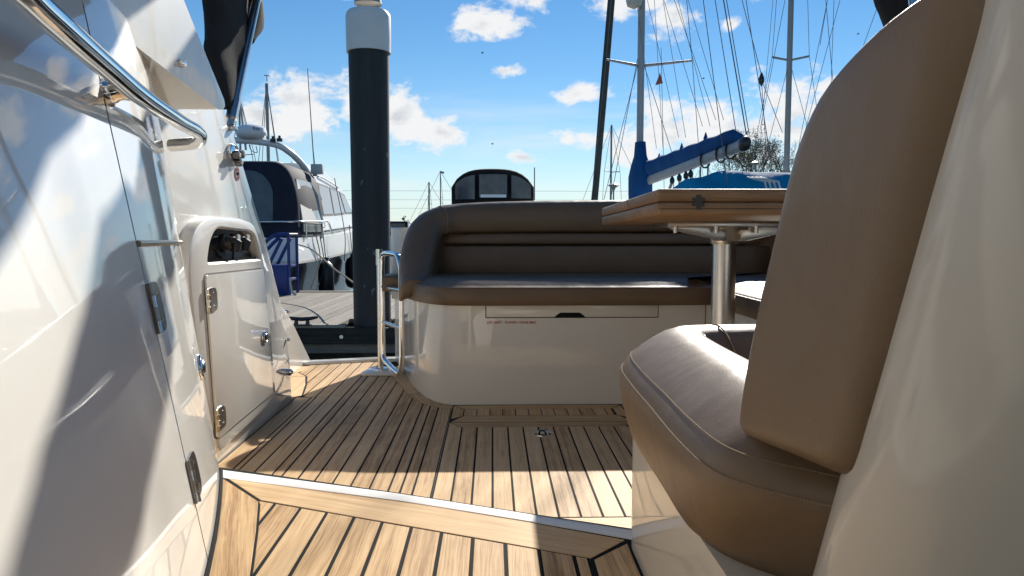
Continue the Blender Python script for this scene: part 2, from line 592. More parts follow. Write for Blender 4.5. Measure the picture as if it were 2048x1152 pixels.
def plank(poly, ztop, parent, along='y', mat='teak', th=0.004, name='plank'):
    cx = sum(p[0] for p in poly) / len(poly)
    cy = sum(p[1] for p in poly) / len(poly)
    ang = {'y': 0.0, 'x': R(90)}.get(along, along)
    c, s = math.cos(-ang), math.sin(-ang)
    loc = [((x - cx) * c - (y - cy) * s, (x - cx) * s + (y - cy) * c) for x, y in poly]
    area = sum(loc[i - 1][0] * loc[i][1] - loc[i][0] * loc[i - 1][1] for i in range(len(loc)))
    if area < 0:
        loc.reverse()
    n = len(loc)
    top = inset(loc, 0.0007)
    v = [(x, y, -th) for x, y in loc] + [(x, y, -0.0007) for x, y in loc] + [(x, y, 0) for x, y in top]
    f = [tuple(range(2 * n, 3 * n))]
    for r0 in (0, n):
        f += [(r0 + i, r0 + (i + 1) % n, r0 + n + (i + 1) % n, r0 + n + i) for i in range(n)]
    me = bpy.data.meshes.new(name)
    me.from_pydata(v, [], f)
    me.materials.append(MATS[mat])
    o = bpy.data.objects.new(name, me)
    o.location = (cx, cy, ztop + random.uniform(-0.0002, 0.0002))
    o.rotation_euler = (0, 0, ang)
    return link(o, parent)


def strip(x0, x1, ylo, yhi, n=5, gap=0.0026):
    """plank outline between two end curves"""
    xs = [x0 + gap + (x1 - x0 - 2 * gap) * i / n for i in range(n + 1)]
    return [(x, ylo(x)) for x in xs] + [(x, yhi(x)) for x in reversed(xs)]


def lin(tab):
    def f(x):
        if x <= tab[0][0]:
            return tab[0][1]
        for (a, b), (c, d) in zip(tab, tab[1:]):
            if x <= c:
                return b + (d - b) * (x - a) / (c - a)
        return tab[-1][1]
    return f


# --- lower cockpit floor
floor_outline = [(-0.99, 2.55), (-0.745, 2.55), (-0.745, 0.7), (1.3, 0.7), (1.3, 3.58), (-0.55, 3.585), (-0.99, 3.47)]
deck = prism('deck_floor', floor_outline, FL - 0.03, FL - 0.0008, 'z', 'black_rubber')
tag(deck, 'teak planked lower cockpit floor with black caulked seams', None, None, 'structure')

# front edge of the sofa plinth on the floor, and the margin plank that follows it
plinth = [(-0.435, 3.50), (-0.395, 3.32), (-0.364, 3.178), (-0.325, 3.02), (-0.282, 2.875), (-0.247, 2.785), (-0.212, 2.722), (-0.178, 2.684), (-0.143, 2.665)]
margin = [(-0.470, 3.32), (-0.44, 3.22), (-0.405, 3.12), (-0.368, 2.99), (-0.325, 2.845), (-0.288, 2.755), (-0.252, 2.690), (-0.205, 2.632), (-0.143, 2.607)]
mar_y = lin(sorted((x, y) for x, y in margin))
nose = lin([(-0.6, 1.386), (0.4, 0.956)])          # where the upper deck ends

XL = [-0.7385, -0.682, -0.664, -0.618, -0.566, -0.538, -0.492, -0.4455, -0.397, -0.3487, -0.300, -0.2519, -0.2225, -0.192, -0.146]
for a, b in zip(XL, XL[1:]):
    mid = (a + b) / 2
    if mid < -0.60:
        top = lambda x: 2.80
    elif mid < -0.53:
        top = lambda x: 3.49 + (x + 0.87) * 0.3
    elif mid < -0.43:
        top = lambda x: 3.21
    else:
        top = lambda x: min(3.21, mar_y(x) - 0.003)
    plank(strip(a, b, lambda x: nose(x) - 0.06, top), FL, deck)
# after part of the port side, beside the locker end
XA = [-0.855, -0.812, -0.764, -0.716, -0.668, -0.620, -0.5685]
for a, b in zip(XA, XA[1:]):
    lo = lin([(-0.86, 3.31), (-0.80, 3.22), (-0.76, 3.06), (-0.735, 2.92), (-0.72, 2.83), (-0.70, 2.806)])
    plank(strip(a, b, lo, lambda x: 3.475 + (x + 0.87) * 0.33, 6), FL, deck)
# curved margin pieces round the locker corner
curve_in = [(-0.86, 3.303), (-0.803, 3.213), (-0.764, 3.052), (-0.739, 2.915), (-0.725, 2.832), (-0.745, 2.812)]
plank([(-0.95, 3.303), (-0.86, 3.303), (-0.803, 3.213), (-0.95, 3.213)], FL, deck, 'x')
plank([(-0.95, 3.208), (-0.806, 3.208), (-0.767, 3.052), (-0.742, 2.915), (-0.728, 2.835), (-0.748, 2.816), (-0.95, 2.816)], FL, deck)
plank([(-0.95, 3.308), (-0.863, 3.308), (-0.81, 3.48), (-0.95, 3.435)], FL, deck)
# margin plank round the sofa, in three curved lengths
mp = [(m, p) for m, p in zip(margin, plinth)]
for i0, i1 in ((0, 4), (4, 7), (7, 8)):
    seg = mp[i0:i1 + 1]
    s = 0.0018 if i0 else 0
    po = [Vector(m) for m, _ in seg] + [Vector(p) for _, p in reversed(seg)]
    cen = sum(po, Vector((0, 0))) / len(po)
    po = [cen + (p - cen) * (1 - 0.012) for p in po]
    plank([tuple(p) for p in po], FL, deck, 0.3 if i0 < 7 else 'x')
# hatch panel: margins, short blocks and long planks
hx0, hx1 = -0.1405, 0.46


def quad(x0, x1, y0, y1, m0=0.0, m1=0.0, g=0.0018):
    """transverse margin piece, ends mitred by m0 (left) and m1 (right) towards the forward edge"""
    return [(x0 + g + max(0, m0), y0 + g), (x1 - g - max(0, m1), y0 + g), (x1 - g + min(0, m1), y1 - g), (x0 + g - min(0, m0), y1 - g)]


plank(quad(hx0 + 0.004, hx1, 2.597, 2.655, 0.036, 0.036), FL, deck, 'x')
plank([(hx0 + 0.002, 2.650), (hx0 + 0.002, 2.46), (-0.102, 2.502), (-0.102, 2.598)], FL, deck)
xb = -0.0995
while xb < 0.40:
    w = 0.0447 if xb < 0.37 else 0.024
    plank(strip(xb, xb + w, lambda x: 2.506, lambda x: 2.595, 1, 0.0016), FL, deck)
    xb += w
plank([(0.424, 2.598), (0.424, 2.505), (0.458, 2.47), (0.458, 2.64)], FL, deck)
plank(quad(hx0, hx1, 2.4165, 2.504, -0.042, -0.034), FL, deck, 'x')
plank(quad(hx0, hx1, 2.351, 2.4145, 0.042, 0.034), FL, deck, 'x')
plank([(hx0, 2.410), (hx0, 1.12), (-0.1000, 1.09), (-0.1000, 2.350)], FL, deck)
XR = [-0.0977 + 0.0484 * i for i in range(12)]
for a, b in zip(XR, XR[1:]):
    plank(strip(a, b, lambda x: 1.591, lambda x: 2.3495, 1), FL, deck)
plank(strip(XR[-1], XR[-1] + 0.024, lambda x: 1.591, lambda x: 2.36, 1), FL, deck)
for a, b in ((0.46, 0.508), (0.508, 0.556), (0.556, 0.604), (0.604, 0.652), (0.652, 0.70), (0.70, 0.748), (0.748, 0.796)):
    plank(strip(a, b, lambda x: 1.10, lambda x: 2.655, 1), FL, deck)
plank(quad(-0.098, 0.46, 1.49, 1.587), FL, deck, 'x')
for a, b in zip(XR, XR[1:]):
    plank(strip(a, b, lambda x: nose(x) - 0.05, lambda x: 1.486, 1), FL, deck)
# stainless strip in the joint beside the hatch
box('hatch_edge', (-0.1452, 1.10, FL - 0.002), (-0.1442, 2.60, FL + 0.0006), 'steel', deck)

# flush lifting ring in the hatch
ring = lathe('lifting_ring', [(0.0, FL + 0.0008), (0.0335, FL + 0.0008), (0.0350, FL + 0.0018), (0.0355, FL + 0.0002), (0.0355, FL - 0.002)],
             (0.1532, 2.272, 0), 'gelcoat_matte', deck, 28)
ring.data.materials[0] = MATS['steel']
c = Vector((0.1532, 2.272, FL + 0.0022))
tube('finger_loop', [c + Vector(p) for p in ((-0.013, -0.006, 0), (-0.007, 0.006, 0), (-0.009, 0.018, 0), (0.0, 0.025, 0), (0.009, 0.018, 0), (0.007, 0.006, 0), (0.013, -0.004, 0))],
     0.0016, 'black_rubber', ring, 6, False, 5)
prism('finger_slot', [(c.x - 0.014, c.y - 0.013), (c.x, c.y - 0.021), (c.x + 0.014, c.y - 0.013), (c.x + 0.006, c.y - 0.0165), (c.x - 0.006, c.y - 0.0165)],
      FL + 0.0017, FL + 0.0024, 'z', 'black_rubber', ring)
for sx in (-1, 1):
    tube('notch_mark', [c + Vector((sx * 0.018, -0.006, 0)), c + Vector((sx * 0.024, -0.011, 0))], 0.0013, 'black_rubber', ring, 6)

# --- white rim along the after edge and the plate under the gate
rim = prism('deck_rim', [(-0.99, 3.47), (-0.55, 3.585), (-0.42, 3.60), (-0.42, 3.66), (-0.56, 3.645), (-0.99, 3.53)], FL - 0.10, FL + 0.012, 'z', 'gelcoat', None, 0.006)
tag(rim, 'low white rim along the after edge of the cockpit floor', None, None, 'structure')

# --- upper deck with its white nosing
up_out = [(-0.80, 1.24), (-0.492, 1.3415), (-0.1515, 1.199), (0.0557, 1.1045), (0.30, 0.999), (1.3, 0.56), (1.3, -1.2), (-0.8, -1.2)]
upper = prism('upper_deck', [(x, y) for x, y in up_out], FL - 0.02, UD - 0.0008, 'z', 'black_rubber')
tag(upper, 'teak planked upper deck in the foreground, one step above the cockpit floor', None, None, 'structure')
nb = [(-0.51, 1.3440), (-0.1515, 1.2010), (0.0557, 1.1065), (0.32, 0.9915)]
nf = [(-0.475, 1.2842), (-0.1467, 1.1605), (-0.0979, 1.1420), (0.31, 0.9450)]


def nosing():
    path = [(-0.53, 1.352, -0.55, 1.312)] + [(*nb[i], *q) for i, q in ((0, (-0.50, 1.292)), (1, (-0.1467, 1.1607)), (2, (0.0557, 1.0700)), (3, (0.32, 0.9400)))]
    rings = []
    for bx, by, fx, fy in path:
        b_, f_ = Vector((bx, by)), Vector((fx, fy))
        d = (b_ - f_)
        rs = []
        for t, z in ((0.0, UD - 0.02), (0.0, UD + 0.0005), (0.45, UD + 0.002), (0.8, UD + 0.000), (0.95, UD - 0.006), (1.05, UD - 0.018), (1.08, UD - 0.05), (1.05, FL - 0.01), (0.0, FL - 0.01)):
            p = f_ + d * t
            rs.append((p.x, p.y, z))
        rings.append(rs)
    return loft('step_nosing', rings, 'gelcoat_matte', upper, True, True, 50)


nosing()
# margins (mitred) and planks of the upper deck
A0, A1 = Vector((-0.459, 1.2795)), Vector((0.1844, 0.9945))          # outer edge beside the nosing
B0, B1 = Vector((-0.3683, 1.1679)), Vector((0.1293, 0.9436))         # inner edge
C0, C1 = Vector((-0.468, 1.2795)), Vector((-0.286, 0.62))
D1 = Vector((-0.208, 0.60))
g = 0.0021


def sh(v, x, y):
    return (v.x + x, v.y + y)


ang = math.atan2((A1 - A0).y, (A1 - A0).x) - R(90)
plank([sh(B0, 0.001, g), sh(B1, -0.002, g), (0.1815, 1.0015), (0.05, 1.0695), (-0.0979, 1.1375), (-0.1467, 1.1575), (-0.2956, 1.2135), sh(A0, 0.004, -0.004)], UD, upper, ang)
left_outer = [(-0.466, 1.278), (-0.4235, 1.150), (-0.3815, 1.016), (-0.352, 0.906), (-0.322, 0.78), (-0.302, 0.66), (-0.29, 0.5)]
left_inner = [(-0.20, 0.5), (-0.228, 0.66), (-0.262, 0.78), (-0.3005, 0.905), (-0.338, 1.05), (-0.3705, 1.1655)]
plank(left_outer + left_inner, UD, upper, R(17))
li = lin(sorted((y, x) for x, y in left_inner))
inv = lin(sorted((x + 0.0035, y) for x, y in left_inner))
edge = lambda x: B0.y + (B1.y - B0.y) * (x - B0.x) / (B1.x - B0.x) - g
XU = [0.0166 + 0.0447 * i for i in range(-9, 3)]
for a, b in zip(XU, XU[1:]):
    lo = lambda x: max(0.42, inv(x)) if x < -0.20 else 0.42
    plank(strip(a, b, lo, lambda x: max(edge(x), lo(x) + 0.0005), 6), UD, upper)
plank(strip(XU[-1], 0.1245, lambda x: 0.42, edge, 2), UD, upper)
plank([(0.1275, 0.42), (0.180, 0.42), (0.1825, 0.989), (0.1315, 0.9405)], UD, upper)

# --- hull below, water side mouldings
hull = prism('boat_hull', [(-1.15, -3.0), (1.62, -3.0), (1.62, 2.9), (1.35, 3.64), (-1.0, 3.50), (-1.15, 2.8)], -0.35, FL - 0.035, 'z', 'gelcoat', None, 0.03)
tag(hull, 'white moulded hull of the boat below the cockpit', None, None, 'structure')
coam = prism('side_coaming', [(0.3, 0.3), (0.3, 1.75), (2.2, 1.70), (3.0, 1.52), (3.5, 1.40), (3.5, 0.3)], 1.36, 1.60, 'x', 'gelcoat', None, 0.03, 3)
tag(coam, 'white starboard coaming of the boat beyond the seats', None, None, 'structure')

# --- the cabin end and hardtop behind the viewer
blk = box('cabin_bulkhead', (-1.1, -1.75, UD - 0.05), (1.6, -1.65, 2.55), 'gelcoat_matte')
tag(blk, 'white cabin bulkhead at the forward end of the cockpit', None, None, 'structure')
box('glass_door', (-0.55, -1.652, UD + 0.02), (0.95, -1.64, 2.35), 'glass_dark', blk)
top_ = prism('hardtop', rounded([(-1.05, -1.9), (1.55, -1.9), (1.50, 0.55), (-1.0, 0.55)], [0.05, 0.05, 0.3, 0.3]), 2.50, 2.60, 'z', 'gelcoat_matte', None, 0.03, 3)
tag(top_, 'white hardtop roof over the helm', None, None, 'structure')

# ================================================================ near port cabinet with handrail


def xfoot(y):
    dy = y - 0.906
    if dy > -0.1:
        return -0.355 - 0.27 * dy - 0.11 * dy * dy
    return -0.3291 + 0.0744 * (1 - math.exp((dy + 0.1) / 0.3))


def smoothstep(a, b, x):
    t = min(1, max(0, (x - a) / (b - a)))
    return t * t * (3 - 2 * t)


def panel(y0, z, off=0.0):
    h = z - UD
    p = Vector((xfoot(y0) - 0.25 * h, y0 + 0.27 * h * smoothstep(0.6, 1.28, y0), z))
    if off:
        e = 1e-4
        n = (panel(y0 + e, z) - panel(y0 - e, z)).cross(Vector((-0.25, 0.1, 1)))
        if n.x < 0:
            n = -n
        p += n.normalized() * off
    return p


cab = empty('side_cabinet', (-0.45, 1.0, UD), 'glossy white curved cabinet side with two dark hinges, nearest on the left', 'cabinet')
ZP = [UD - 0.06 + (1.86 - UD + 0.06) * i / 30 for i in range(31)]
SEAM = 0.944
EDGE = 1.305


def panel_part(name, cols, zs, fn=None, flip=False):
    rings = []
    for z in zs:
        ring = [panel(c, z) for c in cols]
        if fn:
            ring += fn(ring[-1], z)
        rings.append(ring)
    n = len(rings[0])
    v = [p for r_ in rings for p in r_]
    f = [(i * n + k, i * n + k + 1, (i + 1) * n + k + 1, (i + 1) * n + k) for i in range(len(rings) - 1) for k in range(n - 1)]
    return mesh(name, v, f, 'gelcoat', cab, 60)


def wrap(p, z):
    """rounded far corner of the cabinet turning outboard, seen end on"""
    out = []
    rad = 0.030
    base = math.atan2(0.35, 1.0)
    c0 = p + Vector((-math.cos(base), math.sin(base) * 0.0 + 0.0, 0)) * 0
    nx, ny = 0.94, 0.34               # outward normal of the face
    tx, ty = -0.34, 0.94              # along the face, aft
    cen = p - Vector((nx, ny, 0)) * rad
    for k in range(1, 9):
        a = R(100) * k / 8
        out.append(cen + Vector((nx * math.cos(a) + tx * math.sin(a), ny * math.cos(a) + ty * math.sin(a), 0)) * rad)
    out.append(out[-1] + Vector((-0.30, 0.02, 0)))
    return out


def inward(cols, z):
    return [panel(cols[0], z)]


door_cols = [-1.2 + (SEAM - 0.0022 + 1.2) * (i / 40) for i in range(41)]
frame_cols = [SEAM + 0.0022 + (EDGE - SEAM - 0.0022) * i / 14 for i in range(15)]
zlow = [z for z in ZP]
d_ = panel_part('door', door_cols, ZP)
f_ = panel_part('frame', frame_cols, ZP, wrap)
# dark rebate behind the door joint
rb = []
for z in ZP:
    a, b = panel(SEAM - 0.012, z, -0.006), panel(SEAM + 0.012, z, -0.006)
    rb += [a, b]
mesh('door_gap', rb, [(2 * i, 2 * i + 1, 2 * i + 3, 2 * i + 2) for i in range(len(ZP) - 1)], 'gasket', cab)
tube('trim_bar', [panel(SEAM + 0.002 + (EDGE - SEAM) * i / 8, 1.4845 - 0.004 * i / 8, 0.001) for i in range(9)], 0.0045, 'bronze', cab, 8)
tube('foot_seal', [panel(0.2 + (EDGE + 0.01 - 0.2) * i / 20, UD + 0.002, 0.002) for i in range(21)], 0.0035, 'black_rubber', cab, 6)


def hinge(parent, origin, side, up, n, h, w, mat='dark_steel', w2=None):
    """two leaves and a knuckled barrel; origin is the barrel centre"""
    side, up, n = Vector(side).normalized(), Vector(up).normalized(), Vector(n).normalized()
    hg = None
    for s, ww in ((1, w), (-1, w2 if w2 is not None else w * 0.25)):
        pl = rounded([(0, -h / 2), (ww, -h / 2), (ww, h / 2), (0, h / 2)], [0, ww * 0.35, ww * 0.35, 0], 4)
        v = []
        for dz in (0.0005, 0.0035):
            v += [Vector(origin) + side * (a * s) + up * b + n * dz for a, b in pl]
        k = len(pl)
        f = [tuple(range(k))[::-1], tuple(range(k, 2 * k))] + [(i, (i + 1) % k, k + (i + 1) % k, k + i) for i in range(k)]
        if hg is None:
            hg = mesh('hinge', v, f, mat, parent, 30)
        else:
            mesh('leaf', v, f, mat, hg, 30)
    for k in range(4):
        z0, z1 = -h / 2 + h * k / 4 + 0.0006, -h / 2 + h * (k + 1) / 4 - 0.0006
        tube('knuckle', [Vector(origin) + n * 0.004 + up * z0, Vector(origin) + n * 0.004 + up * z1], 0.0042, 'bronze' if k % 2 else 'steel', hg, 10)
    for b in (-0.28, 0.28):
        p = Vector(origin) + side * (w * 0.6) + up * (b * h) + n * 0.0036
        tube('screw', [p - n * 0.001, p + n * 0.0007], 0.0022, 'steel', hg, 8)
    return hg


for zc, hh in ((1.3995, 0.068), (1.178, 0.056)):
    p = panel(SEAM, zc)
    tx = panel(SEAM + 0.02, zc) - panel(SEAM - 0.02, zc)
    uz = panel(SEAM, zc + 0.02) - panel(SEAM, zc - 0.02)
    nn = tx.cross(uz)
    if nn.x < 0:
        nn = -nn
    hinge(cab, p, tx, uz, nn, hh, 0.058, 'dark_steel', 0.006)


def latch(parent, p, side, up, n, h=0.034, w=0.022):
    """oval chrome push latch"""
    side, up, n = Vector(side).normalized(), Vector(up).normalized(), Vector(n).normalized()
    rings = []
    for k, d in ((1.0, 0.0), (1.0, 0.003), (0.9, 0.0055), (0.66, 0.006), (0.6, 0.0045)):
        rings.append([Vector(p) + side * (math.cos(a) * w * k) + up * (math.sin(a) * h * k) + n * d for a in [2 * math.pi * i / 24 for i in range(24)]])
    l = loft('latch', rings, 'chrome', parent, True, True, 50)
    rings = []
    for k, d in ((0.58, 0.0046), (0.5, 0.008), (0.2, 0.0095)):
        rings.append([Vector(p) + side * (math.cos(a) * w * k) + up * (math.sin(a) * h * k) + n * d for a in [2 * math.pi * i / 20 for i in range(20)]])
    loft('push_button', rings, 'dark_steel', l, True, True, 60)
    return l


tx = panel(1.27, 1.267) - panel(1.23, 1.267)
uz = panel(1.25, 1.29) - panel(1.25, 1.25)
nn = tx.cross(uz)
latch(cab, panel(1.25, 1.267, 0.0004), tx, uz, nn if nn.x > 0 else -nn, 0.023, 0.030)

# bright handrail standing off the cabinet
rail = empty('handrail', (-0.5, 1.0, 1.69), 'polished stainless grab rail along the top of the near left cabinet', 'handrail')
rp = [(-0.335, 0.40, 1.690), (-0.362, 0.575, 1.690), (-0.3886, 0.676, 1.690), (-0.4489, 0.899, 1.692), (-0.492, 1.08, 1.690), (-0.555, 1.36, 1.696), (-0.592, 1.535, 1.702), (-0.612, 1.61, 1.700),
      (-0.640, 1.655, 1.692), (-0.70, 1.67, 1.688)]
bar = tube('bar', rp, 0.0135, 'chrome', rail, 20, False, 8)
brk = [panel(0.955, 1.686, -0.004), panel(0.955, 1.686, 0.02), Vector((-0.487, 1.065, 1.690))]
tube('bracket', catmull(brk, 5), [0.015] * 4 + [0.0125] * 4 + [0.011] * 3, 'chrome', rail, 16)
fl = panel(0.955, 1.686)
lathe('flange', [(0.0, 0.004), (0.020, 0.004), (0.021, 0.0), (0.021, -0.004)], fl, 'chrome', rail, 20, 'x')

# ================================================================ port locker unit
LX = -0.74
lock = empty('locker_unit', (LX, 2.2, FL), 'white moulded cockpit side with locker door and black socket recess', 'locker')
wall_poly = [(1.30, FL - 0.02), (2.756, FL - 0.02), (2.745, 1.0), (2.69, 1.15), (2.650, 1.226), (2.567, 1.337), (2.466, 1.474), (2.276, 1.684), (2.186, 1.804), (2.09, 1.86), (1.30, 1.90)]
prism('wall', wall_poly, LX - 0.14, LX, 'x', 'gelcoat', lock, 0.014, 4, 50)
# raised surround with an opening for the socket recess
fr_out = rounded([(1.925, 0.925), (2.452, 0.955), (2.40, 1.20), (2.345, 1.40), (2.325, 1.475), (2.262, 1.528), (2.14, 1.540), (1.90, 1.540), (1.80, 1.505), (1.762, 1.40), (1.80, 1.20)],
                 [0.03, 0.02, 0.1, 0.05, 0.05, 0.05, 0.03, 0.05, 0.05, 0.1, 0.1], 4)
hole = rounded([(1.884, 1.424), (2.316, 1.418), (2.300, 1.440), (2.262, 1.490), (2.215, 1.5005), (1.955, 1.510), (1.905, 1.475)], [0.012, 0.012, 0.02, 0.03, 0.02, 0.035, 0.03], 4)


def prism_hole(name, out, hol, x0, x1, mat, parent, bev):
    bm = bmesh.new()
    o2 = inset(out, bev)
    h2 = inset(hol, -bev * 0.5)
    L = {}
    for key, poly, x in (('ob', out, x0), ('om', out, x1 - bev), ('oq', inset(out, bev * 0.3), x1 - bev * 0.3), ('ot', o2, x1), ('ht', h2, x1), ('hm', hol, x1 - bev * 0.4), ('hb', hol, x0)):
        L[key] = [bm.verts.new((x, a, b)) for a, b in poly]
    for a, b in (('ob', 'om'), ('om', 'oq'), ('oq', 'ot'), ('ht', 'hm'), ('hm', 'hb')):
        n = len(L[a])
        for i in range(n):
            bm.faces.new((L[a][i], L[a][(i + 1) % n], L[b][(i + 1) % n], L[b][i]))
    edges = []
    for key in ('ot', 'ht'):
        n = len(L[key])
        for i in range(n):
            e = bm.edges.get((L[key][i], L[key][(i + 1) % n])) or bm.edges.new((L[key][i], L[key][(i + 1) % n]))
            edges.append(e)
    bmesh.ops.triangle_fill(bm, edges=edges, use_beauty=True, normal=(1, 0, 0))
    return from_bm(name, bm, mat, parent, 35)


FX = LX + 0.032
prism_hole('surround', fr_out, hole, LX - 0.002, FX, 'gelcoat', lock, 0.012)
back = prism('recess_panel', inset(hole, -0.004), LX + 0.002, LX + 0.005, 'x', 'black_gloss', lock)
for yc in (2.075, 2.155):
    so = lathe('socket', [(0.0, LX + 0.005), (0.026, LX + 0.005), (0.026, LX + 0.011), (0.020, LX + 0.014), (0.017, LX + 0.030), (0.0, LX + 0.031)], (0, yc, 1.470), 'black_plastic', back, 18, 'x')
    tube('plug', [(LX + 0.028, yc + 0.004, 1.474), (LX + 0.040, yc + 0.004, 1.470), (LX + 0.036, yc, 1.445)], [0.015, 0.014, 0.009], 'black_plastic', so, 12)
    prism('plug_tab', rounded([(yc + 0.004, 1.468), (yc + 0.024, 1.464), (yc + 0.024, 1.492), (yc + 0.002, 1.494)], 0.004), LX + 0.040, LX + 0.043, 'x', 'grey_plastic', so)
tube('cable', [(LX + 0.03, 2.08, 1.45), (LX + 0.026, 2.085, 1.435), (LX + 0.02, 2.10, 1.428), (LX + 0.016, 2.09, 1.424)], 0.0035, 'black_rubber', back, 6, False, 5)
prism('recess_lip', [(1.90, 1.4245), (2.305, 1.4195), (2.305, 1.4245), (1.90, 1.4295)], LX + 0.005, LX + 0.020, 'x', 'black_gloss', back)

door_poly = [(1.9030, 0.973), (2.3905, 0.9875), (2.320, 1.387), (1.8560, 1.394)]
gap_poly = inset(rounded([(y, z) for y, z in door_poly], 0.014, 4), -0.004)
prism('door_gap_shade', gap_poly, FX - 0.004, FX + 0.0008, 'x', 'gasket', lock)  # dark sheet painting in the shade of the gap round the door
ldoor = prism('door', rounded(door_poly, 0.012, 4), FX - 0.003, FX + 0.006, 'x', 'gelcoat', lock, 0.0022, 2)
tag(ldoor, 'flat white locker door with two chrome hinges and an oval latch')
for (yc, zc, hh) in ((1.858, 1.331, 0.060), (1.895, 1.022, 0.058)):
    hinge(ldoor, (FX + 0.0055, yc + 0.002, zc), (0, 1, 0), (0, 0.09 if zc > 1.2 else 0.1, -1), (1, 0, 0), hh, 0.058, 'steel', 0.008)
latch(ldoor, (FX + 0.0062, 2.312, 1.178), (0, 1, 0), (0, 0, 1), (1, 0, 0), 0.020, 0.030)

# aft bulwark beyond the locker
bul = prism('bulwark', [(2.30, FL - 0.1), (2.30, 1.30), (2.85, 1.235), (3.16, 1.195), (3.235, 1.165), (3.30, 1.10), (3.665, 0.865), (3.665, 0.75)], -1.02, -0.885, 'x', 'gelcoat', None, 0.012, 3, 50)
tag(bul, 'low white bulwark sloping down to the open stern, beyond the locker', 'bulwark')
# chrome deck fittings on the end of the locker unit
for z, r_ in ((1.215, 0.006), (1.115, 0.006), (0.99, 0.011)):
    y = 2.735 if z < 1.1 else 2.70
    f0 = empty('fender_hook' if z > 1.05 else 'deck_filler', (LX + 0.002, y - 0.012, z),
               {1.215: 'small chrome hook high on the aft end of the locker side', 1.115: 'small chrome hook below another on the locker end', 0.99: 'round chrome fitting low on the aft end of the locker side'}[z], 'fitting')
    lathe('base', [(0.0, 0.006), (r_, 0.006), (r_ * 1.15, 0.0), (r_ * 1.15, -0.003)], (LX + 0.003, y - 0.012, z), 'chrome', f0, 16, 'x')
    lathe('knob', [(r_ * 0.7, 0.005), (r_ * 0.6, 0.008), (r_ * 0.4, 0.0105), (0.0, 0.011)], (LX + 0.003, y - 0.012, z), 'chrome', f0, 14, 'x')

# moulding of the arch leg above the rail
leg = empty('arch_leg', (-0.64, 1.4, 1.85), 'white leaning arch leg above the handrail at top left', 'arch')
prism('moulding', rounded([(0.40, 1.935), (1.154, 1.842), (1.735, 1.7735), (1.785, 1.789), (1.50, 2.0), (1.05, 2.45), (0.40, 2.45)], [0, 0.3, 0.02, 0.03, 0.1, 0.1, 0], 4), -0.72, -0.615, 'x', 'gelcoat', leg, 0.020, 5, 50)
lathe('button', [(0.0, 0.010), (0.006, 0.009), (0.0075, 0.0), (0.0075, -0.004)], (-0.613, 1.5236, 1.8312), 'chrome', leg, 14, 'x')
# cluster light on the locker side
cl = empty('deck_light', (-0.738, 2.1778, 1.7215), 'chrome oval bezel with three round lamps on the locker side', 'light')
cc = Vector((-0.738, 2.1776, 1.7186))
rings = []
for k, d in ((1, 0), (1, 0.007), (0.9, 0.010), (0.0, 0.010)):
    rings.append([cc + Vector((d, math.cos(a) * 0.044 * k, math.sin(a) * 0.031 * k + math.cos(a) * -0.006 * k)) for a in [2 * math.pi * i / 28 for i in range(28)]])
loft('bezel', rings, 'chrome', cl, True, True, 40)
for dy, dz in ((0.020, 0.004), (-0.020, -0.002), (-0.004, -0.021)):
    p = cc + Vector((0.010, dy, dz))
    lathe('lamp', [(0.012, 0.0), (0.012, 0.014), (0.009, 0.015)], p, 'dark_steel', cl, 16, 'x')
    lathe('lens', [(0.0095, 0.010), (0.006, 0.018), (0.0, 0.019)], p, 'lamp_white', cl, 16, 'x')
lathe('screw', [(0.0035, 0.0), (0.0035, 0.0120), (0.0, 0.0122)], cc + Vector((0, -0.004, 0.024)), 'dark_steel', cl, 8, 'x')
# round red warning sticker
st = empty('warning_sticker', (-0.738, 2.207, 1.6672), 'round red and white warning sticker under the chrome deck light', 'sticker')
sc = Vector((-0.7395, 2.2115, 1.6676))


def disc_ring(name, r0, r1, mat, dx):
    n = 30
    v = []
    for r_ in (r0, r1):
        v += [sc + Vector((dx, math.cos(2 * math.pi * i / n) * r_, math.sin(2 * math.pi * i / n) * r_)) for i in range(n)]
    return mesh(name, v, [(i, (i + 1) % n, n + (i + 1) % n, n + i) for i in range(n)], mat, st)


disc_ring('ground', 0.0005, 0.0195, 'white_print', 0.0010)
disc_ring('ring', 0.0125, 0.0155, 'red_print', 0.0014)
for k in range(22):
    a = 2 * math.pi * k / 22
    e = Vector((0, math.cos(a), math.sin(a)))
    tube('lettering_mark', [sc + Vector((0.0014, 0, 0)) + e * 0.0168, sc + Vector((0.0014, 0, 0)) + e * 0.0192], 0.0007, 'red_print', st, 4)
tube('slash', [sc + Vector((0.0014, -0.003, 0.013)), sc + Vector((0.0014, 0.003, -0.013))], 0.0009, 'red_print', st, 5)
tube('pictogram', [sc + Vector((0.0018, y, z)) for y, z in ((-0.008, 0.004), (-0.003, -0.003), (0.0, 0.002), (0.004, -0.003), (0.009, 0.005))], 0.0013, 'black_print', st, 5)

# ================================================================ folded canopy: rolled canvas on its bows
can = empty('folded_canopy', (-0.742, 2.184, 1.8066), 'black canvas canopy folded against a leaning stainless pole, top left', 'canopy')
p0, p1 = Vector((-0.742, 2.1854, 1.8237)), Vector((-0.742, 2.4451, 2.2292))
pole = tube('pole', [p0, p0.lerp(p1, 0.5), p0.lerp(p1, 1.0), p0.lerp(p1, 1.6) + Vector((0.10, 0, 0))], 0.0135, 'steel', can, 14)
tube('socket', [p0 + (p0 - p1).normalized() * 0.005, p0.lerp(p1, 0.14)], 0.0165, 'brushed', can, 14)
tube('foot', [Vector((-0.742, 2.1796, 1.8032)), p0 + Vector((0, 0, 0.004))], [0.010, 0.008], 'brushed', can, 10)
lathe('foot_plate', [(0.02, 0.0), (0.02, 0.006), (0.012, 0.012), (0.0, 0.012)], Vector((-0.742, 2.175, 1.7969)) - Vector((0, 0, 0.008)), 'brushed', can, 14)


